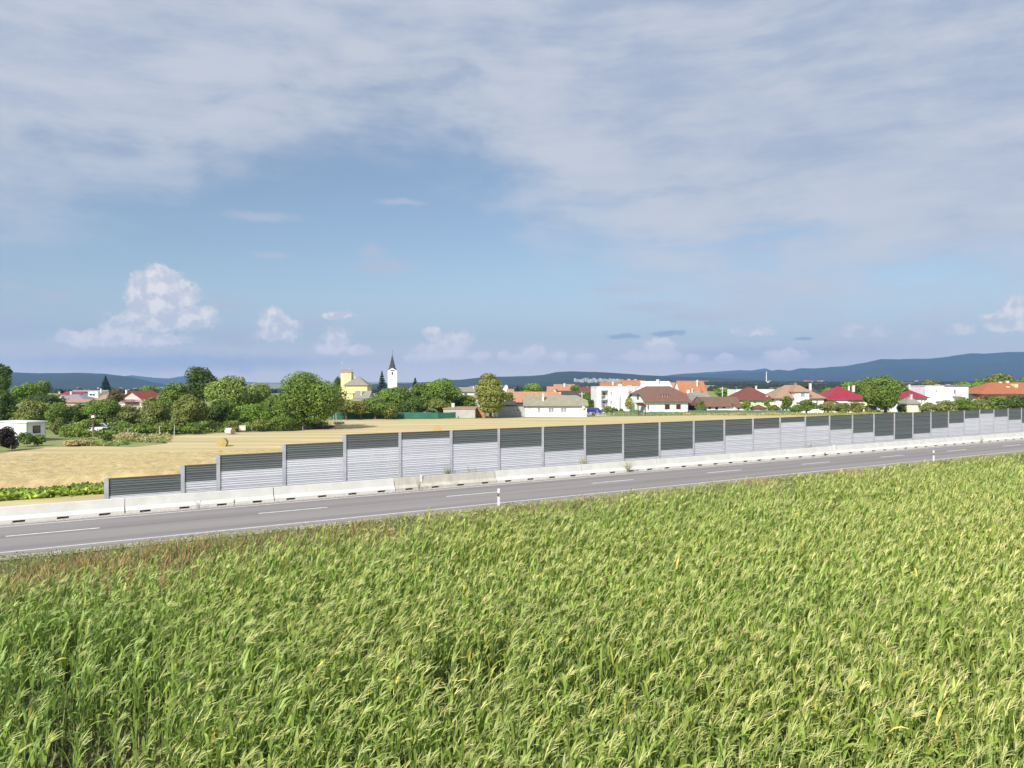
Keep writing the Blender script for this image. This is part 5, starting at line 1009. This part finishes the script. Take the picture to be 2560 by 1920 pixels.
# ---------------------------------------------------------------- trees, in photo columns
G = None
for a in [
 ('tall dark tree cut off by the left edge of the photo', -4, 908, 1000, 74, 150, 'dark', 'round'),
 ('very dark dense tree at the left edge below the tall one', 6, 975, 1072, 78, 128, 'dark', 'round'),
 ('bright green loose tree right of the tall dark tree on the left edge', 66, 955, 1018, 76, 160, 'bright', 'round'),
 ('mid green round tree far behind, before the left wooded hill', 104, 951, 988, 52, 230, 'mid', 'round'),
 ('broad olive fruit tree behind the white container', 80, 1001, 1070, 100, 122, 'olive', 'round'),
 ('mid green fruit tree right behind the white container corner', 145, 1004, 1068, 74, 120, 'mid', 'round'),
 ('dark green fruit tree between the container and the parked cars', 196, 1008, 1066, 62, 126, 'dark', 'round'),
 ('fruit tree with spreading crown over the white car', 262, 997, 1056, 92, 116, 'mid', 'round'),
 ('brownish copper tree in front of the light brown hipped roof', 288, 974, 1012, 54, 150, 'brown', 'round'),
 ('olive fruit tree below the red chalet balcony', 325, 1012, 1062, 70, 124, 'olive', 'round'),
 ('wide olive fruit tree right of the red chalet', 384, 1002, 1072, 96, 118, 'olive', 'round'),
 ('bright green tree behind the grey brown gable roof on the left', 374, 963, 998, 52, 255, 'bright', 'round'),
 ('mid green bushy tree left below the tallest dark tree', 436, 956, 1050, 92, 142, 'mid', 'round'),
 ('tallest dark green tree rising above the left orchard', 500, 917, 1008, 82, 190, 'dark', 'round'),
 ('olive and brown tinged tree in front of the tallest dark one', 468, 985, 1082, 104, 114, 'olive', 'round'),
 ('small dark tree in the gap under the big willow', 545, 1000, 1066, 74, 124, 'dark', 'round'),
 ('big pale green willow like tree left of centre', 575, 938, 1052, 128, 160, 'lime', 'round'),
 ('paler smaller tree touching the right side of the willow', 642, 956, 1042, 78, 166, 'lime', 'round'),
 ('bright large leaved tree under the pale trees left of the walnut', 628, 1008, 1064, 96, 128, 'bright', 'round'),
 ('huge round walnut tree dominating the orchard edge', 763, 927, 1074, 190, 121, 'mid', 'round'),
 ('tall dark tree fragment left behind the yellow tower', 846, 941, 988, 28, 345, 'dark', 'round'),
 ('olive orchard tree just right of the walnut', 866, 998, 1038, 62, 150, 'olive', 'round'),
 ('low orchard tree in front of the grey roof below the yellow hall', 902, 1000, 1040, 60, 151, 'olive', 'round'),
 ('mid green orchard tree left of the church foot', 938, 990, 1040, 76, 152.5, 'mid', 'round'),
 ('bright tree in front of the church tower foot', 968, 972, 1030, 84, 175, 'bright', 'round'),
 ('broad mid green tree right of the church tower', 1004, 966, 1036, 96, 166, 'mid', 'round'),
 ('mid green tree left of the large bright round tree', 1046, 958, 1034, 76, 170, 'mid', 'round'),
 ('dark green tree behind the green netting fence', 1030, 998, 1040, 78, 160, 'dark', 'round'),
 ('large bright round tree between church and thuja', 1104, 945, 1030, 112, 172, 'bright', 'round'),
 ('olive tree under the large bright round one', 1096, 996, 1036, 76, 162, 'olive', 'round'),
 ('mid green tree just left of the thuja', 1160, 986, 1026, 70, 175, 'mid', 'round'),
 ('small olive tree standing before the green netting fence', 978, 1012, 1046, 46, 151.5, 'olive', 'round'),
 ('tall olive thuja like tree with dense crown left of the grey shed', 1226, 937, 1030, 84, 157.5, 'thuja', 'column'),
 ('small olive tree between thuja and patchy orange roof', 1270, 980, 1006, 38, 174, 'olive', 'round'),
 ('bright round tree rising behind the patchy orange roof', 1333, 958, 992, 70, 215, 'bright', 'round'),
 ('mid green tree right of the salmon roofed house', 1440, 962, 985, 34, 228, 'mid', 'round'),
 ('mid green tree left of the white block behind the long house', 1466, 976, 1012, 40, 196, 'mid', 'round'),
 ('bright tree behind the small brown roofed house', 1808, 967, 992, 64, 236, 'bright', 'round'),
 ('cone shaped mid green tree in front of the tan roofed house', 1966, 989, 1030, 36, 178, 'mid', 'round'),
 ('dense low tree below the front dormer of the tan roofed house', 2016, 999, 1032, 58, 176, 'mid', 'round'),
 ('olive low tree before the left end of the crimson roof house', 2070, 1003, 1032, 62, 176, 'olive', 'round'),
 ('bright tree top behind the crimson roof ridge', 2122, 954, 976, 44, 240, 'bright', 'round'),
 ('flat bright tree behind the low tan roof', 2074, 969, 984, 42, 262, 'bright', 'round'),
 ('darker tree joined to the left of the big tree', 2170, 941, 1000, 62, 202, 'mid', 'round'),
 ('big dense green tree in front of the two crimson roofs', 2214, 938, 1030, 106, 174, 'mid', 'round'),
 ('small olive tree top behind the white flat roofed house', 2326, 949, 972, 46, 262, 'olive', 'round'),
 ('low bright tree top above the right end of the flat roof', 2404, 954, 976, 44, 250, 'bright', 'round'),
 ('bright tree left of the large red orange roof', 2446, 955, 990, 60, 222, 'bright', 'round'),
 ('tall rounded tree behind the large red orange roof', 2500, 932, 978, 76, 242, 'olive', 'round'),
 ('lower tree joining the tall rounded tree on its left', 2462, 946, 978, 56, 244, 'mid', 'round'),
 ('tree cut off by the right edge above the red orange roof', 2566, 942, 962, 56, 300, 'mid', 'round'),
 ('loose brownish tree before the left end of the red orange roof', 2478, 985, 1018, 50, 184, 'brown', 'round')]:
    tree(*a)
for a in [('dark spruce rising before the left wooded hill', 264, 939, 990, 38, 300, 'spruce', 'cone'), ('tall spruce standing left of the church tower', 955, 927, 988, 32, 380, 'spruce', 'cone'),
          ('small pointed conifer between church and large bright tree', 1038, 944, 968, 18, 250, 'spruce', 'cone'), ('slim dark cypress right of the thuja', 1294, 964, 988, 9, 262, 'spruce', 'cone')]: tree(*a, name='spruce_tree')
for a in [
 ('dark purple green bush at the left edge in front of the container', 20, 1064, 1126, 60, 84.5, 'purple', 'shrub'),
 ('green vines growing at the foot of the container', 62, 1080, 1118, 44, 90, 'mid', 'shrub'),
 ('smaller green bush at the right foot of the container', 96, 1086, 1117, 34, 91, 'mid', 'shrub'),
 ('dry straw coloured weed clump on the meadow right of the container', 178, 1098, 1116, 60, 90, 'straw', 'shrub'),
 ('second straw coloured clump with a green core', 214, 1099, 1115, 46, 91, 'straw', 'shrub'),
 ('dark green round bush alone on the meadow', 268, 1083, 1101, 34, 99, 'dark', 'shrub'),
 ('low brown dry grass hump right of the dark round bush', 320, 1080, 1098, 84, 102, 'straw', 'shrub'),
 ('young staked fruit tree on the meadow right of the container', 143, 1050, 1090, 40, 106, 'olive', 'shrub'),
 ('yellowish bush beside the birdhouse pole', 208, 1050, 1090, 38, 106, 'lime', 'shrub'),
 ('low green bush right below the parked cars', 300, 1062, 1092, 50, 108, 'mid', 'shrub'),
 ('grey green bush row start left of the brown tinged tree', 350, 1058, 1090, 60, 108, 'mid', 'shrub'),
 ('olive bush with dry stems at the orchard edge', 410, 1056, 1088, 66, 110, 'olive', 'shrub'),
 ('low mid green bush in front of the brown tinged tree', 482, 1056, 1084, 60, 110, 'mid', 'shrub'),
 ('olive bush behind the white wrapped bale', 582, 1050, 1078, 50, 116, 'olive', 'shrub'),
 ('wide low bush right of the beehives', 652, 1050, 1077, 70, 117, 'olive', 'shrub'),
 ('dense green bush at the left foot of the walnut tree', 702, 1042, 1078, 76, 117, 'mid', 'shrub'),
 ('dry brown weeds round the board pile', 815, 1064, 1078, 50, 123, 'brown', 'shrub'),
 ('pale grass tuft right of the stakes by the walnut', 845, 1054, 1068, 34, 133, 'straw', 'shrub'),
 ('leafy undergrowth between container and cars', 175, 1036, 1072, 110, 132, 'mid', 'shrub'),
 ('shrubby undergrowth behind the parked cars', 280, 1030, 1066, 110, 134, 'olive', 'shrub'),
 ('shrubs hiding the front of the silver grey car', 304, 1054, 1078, 74, 110.2, 'mid', 'shrub'),
 ('leafy branches hiding most of the white car', 230, 1046, 1072, 50, 108.5, 'olive', 'shrub'),
 ('undergrowth below the wide olive fruit tree', 372, 1034, 1074, 100, 128, 'mid', 'shrub'),
 ('undergrowth joining the olive and tallest dark trees', 440, 1024, 1072, 100, 132, 'dark', 'shrub'),
 ('undergrowth left below the willow', 530, 1026, 1072, 90, 134, 'mid', 'shrub'),
 ('undergrowth right below the willow', 610, 1034, 1070, 90, 138, 'dark', 'shrub'),
 ('tree wall between willow and walnut', 684, 985, 1062, 70, 142, 'mid', 'shrub'),
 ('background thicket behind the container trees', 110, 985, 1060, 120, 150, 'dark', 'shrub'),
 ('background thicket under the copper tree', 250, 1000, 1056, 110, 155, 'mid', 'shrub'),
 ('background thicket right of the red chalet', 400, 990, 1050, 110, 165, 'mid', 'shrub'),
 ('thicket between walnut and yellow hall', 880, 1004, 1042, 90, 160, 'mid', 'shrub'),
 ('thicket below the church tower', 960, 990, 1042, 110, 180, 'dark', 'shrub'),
 ('low thicket behind the greenhouse frame', 1070, 1004, 1040, 110, 178, 'mid', 'shrub'),
 ('thicket left of the thuja behind the farm shed', 1165, 992, 1026, 80, 182, 'olive', 'shrub'),
 ('round topiary tree with golden leaves before the white block', 1573, 994, 1024, 22, 176, 'gold', 'topiary'),
 ('small dark clipped cone in front of the white block, left one', 1541, 1021, 1036, 11, 174, 'dark', 'topiary'),
 ('small dark clipped cone in front of the white block, right one', 1553, 1021, 1036, 11, 174, 'dark', 'topiary'),
 ('loose olive shrub row left of the clipped cones', 1522, 1014, 1038, 42, 173, 'olive', 'shrub'),
 ('dark hedge behind the blue car', 1480, 1000, 1026, 30, 188, 'dark', 'shrub'),
 ('low green bush under the golden topiary', 1590, 1024, 1036, 40, 174.5, 'mid', 'shrub'),
 ('climbing green bush on the weathered board barn', 1753, 1000, 1030, 26, 176, 'bright', 'shrub'),
 ('clipped green hedge right of the dark carport', 1752, 1014, 1033, 40, 175, 'mid', 'shrub'),
 ('bright drooping small tree left of the light green house wall', 1868, 1000, 1026, 30, 176, 'bright', 'shrub'),
 ('small round tree before the light green house wall', 1917, 1001, 1018, 20, 177, 'mid', 'shrub'),
 ('low bushes between the two netting fences and the dormer house', 1935, 1012, 1034, 48, 175.5, 'olive', 'shrub'),
 ('bush row below the tan roofed house, dark base', 1992, 1012, 1036, 44, 174.5, 'mid', 'shrub'),
 ('olive hedge bush under the crimson roof awning', 2110, 1008, 1035, 50, 176, 'olive', 'shrub'),
 ('olive round bush below the cream wall', 2142, 1004, 1035, 46, 176, 'olive', 'shrub'),
 ('yellowish olive bush left of the big tree trunk', 2178, 1012, 1035, 44, 176.5, 'olive', 'shrub'),
 ('low bush between big tree and pale car', 2256, 1012, 1034, 30, 176.5, 'dark', 'shrub'),
 ('olive bush right of the pale car', 2322, 1006, 1034, 50, 178, 'olive', 'shrub'),
 ('wide olive hedge bush below the flat roofed house', 2366, 1000, 1034, 70, 178, 'olive', 'shrub'),
 ('mid green hedge bush right of the wide olive one', 2410, 992, 1032, 66, 179, 'mid', 'shrub'),
 ('olive hedge bush below the dark roofed shed', 2452, 996, 1032, 60, 178, 'olive', 'shrub'),
 ('mid green hedge bush below the loose brownish tree', 2496, 990, 1032, 64, 180, 'mid', 'shrub'),
 ('dark hedge bush at the right edge below the cream dormers', 2540, 986, 1032, 74, 178, 'dark', 'shrub'),
 ('hedge bush cut off by the right edge of the photo', 2590, 984, 1032, 70, 178, 'mid', 'shrub')]:
    tree(*a, name='shrub', trunk=False, cat='bush')
# weeds rooted in the gravel at the barrier
def thinweed(px_, d_, h_, c, lab, n=26, lean=.5):
    s = s_at(px_, d_); x, y = rd(s, d_); rr = np.random.default_rng(int(px_)); V, Q = [], []; off_ = 0; T = []
    for i in range(n):
        a = rr.uniform(0, 6.28); hh = h_ * rr.uniform(.5, 1); o_ = lean * h_ * rr.uniform(.2, 1); k_ = 4; t_ = np.linspace(0, 1, k_); b0 = rr.normal(0, .04, 2)
        pts = np.stack([b0[0] + math.cos(a) * o_ * t_ ** 1.3, b0[1] + math.sin(a) * o_ * t_ ** 1.3, hh * t_ ** .9], 1); v_, q_ = ribbon(pts, np.array([.02, .025, .03, .012]), (-math.sin(a), math.cos(a), .3)); V.append(v_); Q += [tuple(z + off_ for z in f) for f in q_]; off_ += len(v_)
    V = np.concatenate(V); o = npmesh('weed_plant', V, np.array(Q), m_blade, np.tile(np.array(c), (len(V), 1)), loc=(x, y, -.02)); tag(o, lab, 'weed')
thinweed(1570, 49.3, 1.15, (.42, .42, .27), 'bushy dry weed in front of the pale concrete barrier', 34, .75)
thinweed(1120, 50.6, 1.5, (.25, .30, .12), 'green yellow weed behind the streaky barrier block by a post', 60, .35)
thinweed(1460, 50.6, 1.5, (.40, .38, .18), 'straw coloured weed behind the barrier below the dark panels', 50, .4)
thinweed(1177, 50.6, 1.4, (.30, .32, .22), 'thin weed behind the barrier right of the green yellow weed', 16, .4)
thinweed(2029, 50.6, 1.3, (.34, .32, .20), 'small dry weed behind the barrier in the right half', 26, .5)
thinweed(1048, 49.3, .75, (.40, .38, .25), 'small weed below the white reflector on the streaky block', 12, .5)
thinweed(2062, 49.3, .45, (.24, .28, .12), 'low green weed at the barrier foot near the far reflector', 20, .6)
thinweed(495, 49.2, .5, (.35, .30, .24), 'tiny dry weed at the barrier foot, left of the two small ones', 12, .6)
thinweed(585, 49.2, .45, (.30, .30, .22), 'tiny dry weed at the barrier foot, right of the two small ones', 10, .6)
thinweed(2455, 49.2, .7, (.36, .34, .20), 'dry weed at the barrier foot near the right edge', 18, .5)
# leafy crop strip behind the barrier on the left
def crop():
    rr = np.random.default_rng(5); n = 16000; s = rr.uniform(-40, 30, n); d = rr.uniform(58.8, 62.4, n); z = rr.uniform(0, 1, n) ** .6 * (.34 + .2 * fnoise(s, d, 3, 3, 1.2)); keep = (s < 8) | (rr.uniform(0, 1, n) < .7); s, d, z = s[keep], d[keep], z[keep]; n = len(s)
    C = np.stack([s * DS[0] + d * DN[0], s * DS[1] + d * DN[1], z], 1); nr = rr.normal(0, .6, (n, 3)) + (0, 0, 1); nr /= np.linalg.norm(nr, axis=1)[:, None]; t_ = np.cross(nr, rr.normal(0, 1, (n, 3))); t_ /= np.linalg.norm(t_, axis=1)[:, None]; b_ = np.cross(nr, t_); q = rr.uniform(.12, .26, n)[:, None]
    V = np.stack([C - t_ * q, C + b_ * q * .7, C + t_ * q, C - b_ * q * .7], 1).reshape(-1, 3); T = np.clip(rr.normal(1, .25, n), .5, 1.7)[:, None] * np.ones((n, 3)); yl = (d < 60.2)[:, None]; T = np.where(yl, T * (2.1, 1.8, 1.6), T * 1.25)
    tag(npmesh('leafy_crop', V, np.arange(n * 4).reshape(-1, 4), MF['mid'], np.repeat(T, 4, 0)), 'strip of low leafy green crop behind the barrier at the left edge', 'crop', kind='stuff')
crop()
def fieldedge():
    r = np.random.default_rng(95); n = 9000; px = r.uniform(1480, 2340, n); Y = r.uniform(168, 174, n) ; X = (px - CX) / F * Y; f = fnoise(X, Y, 96, 4, .8); k = f > -.2; X, Y, f = X[k], Y[k], f[k]; n = len(X); z = r.uniform(0, 1, n) * (.35 + .6 * np.clip(f, 0, 1))
    C = np.stack([X, Y, z], 1); nr = r.normal(0, 1, (n, 3)); nr /= np.linalg.norm(nr, axis=1)[:, None]; t_ = np.cross(nr, (0, 0, 1.0)); t_ /= np.linalg.norm(t_, axis=1)[:, None]; up_ = np.array((0, 0, 1.0)); q = r.uniform(.05, .12, n)[:, None]
    V = np.stack([C - t_ * q, C + up_ * q * 2.5, C + t_ * q, C - up_ * q * 2.5], 1); V[..., 2] = np.maximum(V[..., 2], -.02); T = np.where((r.uniform(0, 1, (n, 1)) < .55), np.array((.46, .40, .18)), np.array((.24, .31, .08))) * r.uniform(.7, 1.3, (n, 1))
    tag(npmesh('edge_grass', V.reshape(-1, 3), np.arange(n * 4).reshape(-1, 4), m_blade, np.repeat(T, 4, 0)), 'tall dry grass and green stems in front of the village fences', 'grass', kind='stuff')
fieldedge()
def dish(px_, py_, Y_, parent, r_=.4):
    b = MB(); x, y, _ = P(px_, Y_); z = zat(py_, Y_); M = np.linalg.inv(np.array(parent.matrix_basis)); k = 12; pts = []
    for rr_, dy in ((r_, -.12), (r_ * .5, -.02), (.01, .03)): pts.append([tuple((M @ np.array((x + rr_ * math.cos(i * 6.283 / k), y + dy, z + rr_ * math.sin(i * 6.283 / k), 1)))[:3]) for i in range(k)])
    for a_, b__ in ((0, 1), (1, 2)):
        for i in range(k): j = (i + 1) % k; b.quad(pts[a_][i], pts[a_][j], pts[b__][j], pts[b__][i])
    q0 = tuple((M @ np.array((x, y + .05, z - .9, 1)))[:3]); q1 = tuple((M @ np.array((x, y + .05, z, 1)))[:3]); b.tube(q0, q1, .03, .03, 5)
    b.build('satellite_dish', m_pw, parent)
bpy.context.view_layer.update()
for o in list(col.objects):
    if o.get('label', '').startswith('pale mint house'): dish(1720, 978, 174, o)
    if o.get('label', '').startswith('white house with satellite'): dish(1265, 966, 243, o, .5)
    if o.get('label', '').startswith('white flat roofed two storey block'): dish(1550, 964, 186, o, .45)
    if o.get('label', '').startswith('long low white house'): dish(1458, 1018, 163.6, o, .3)
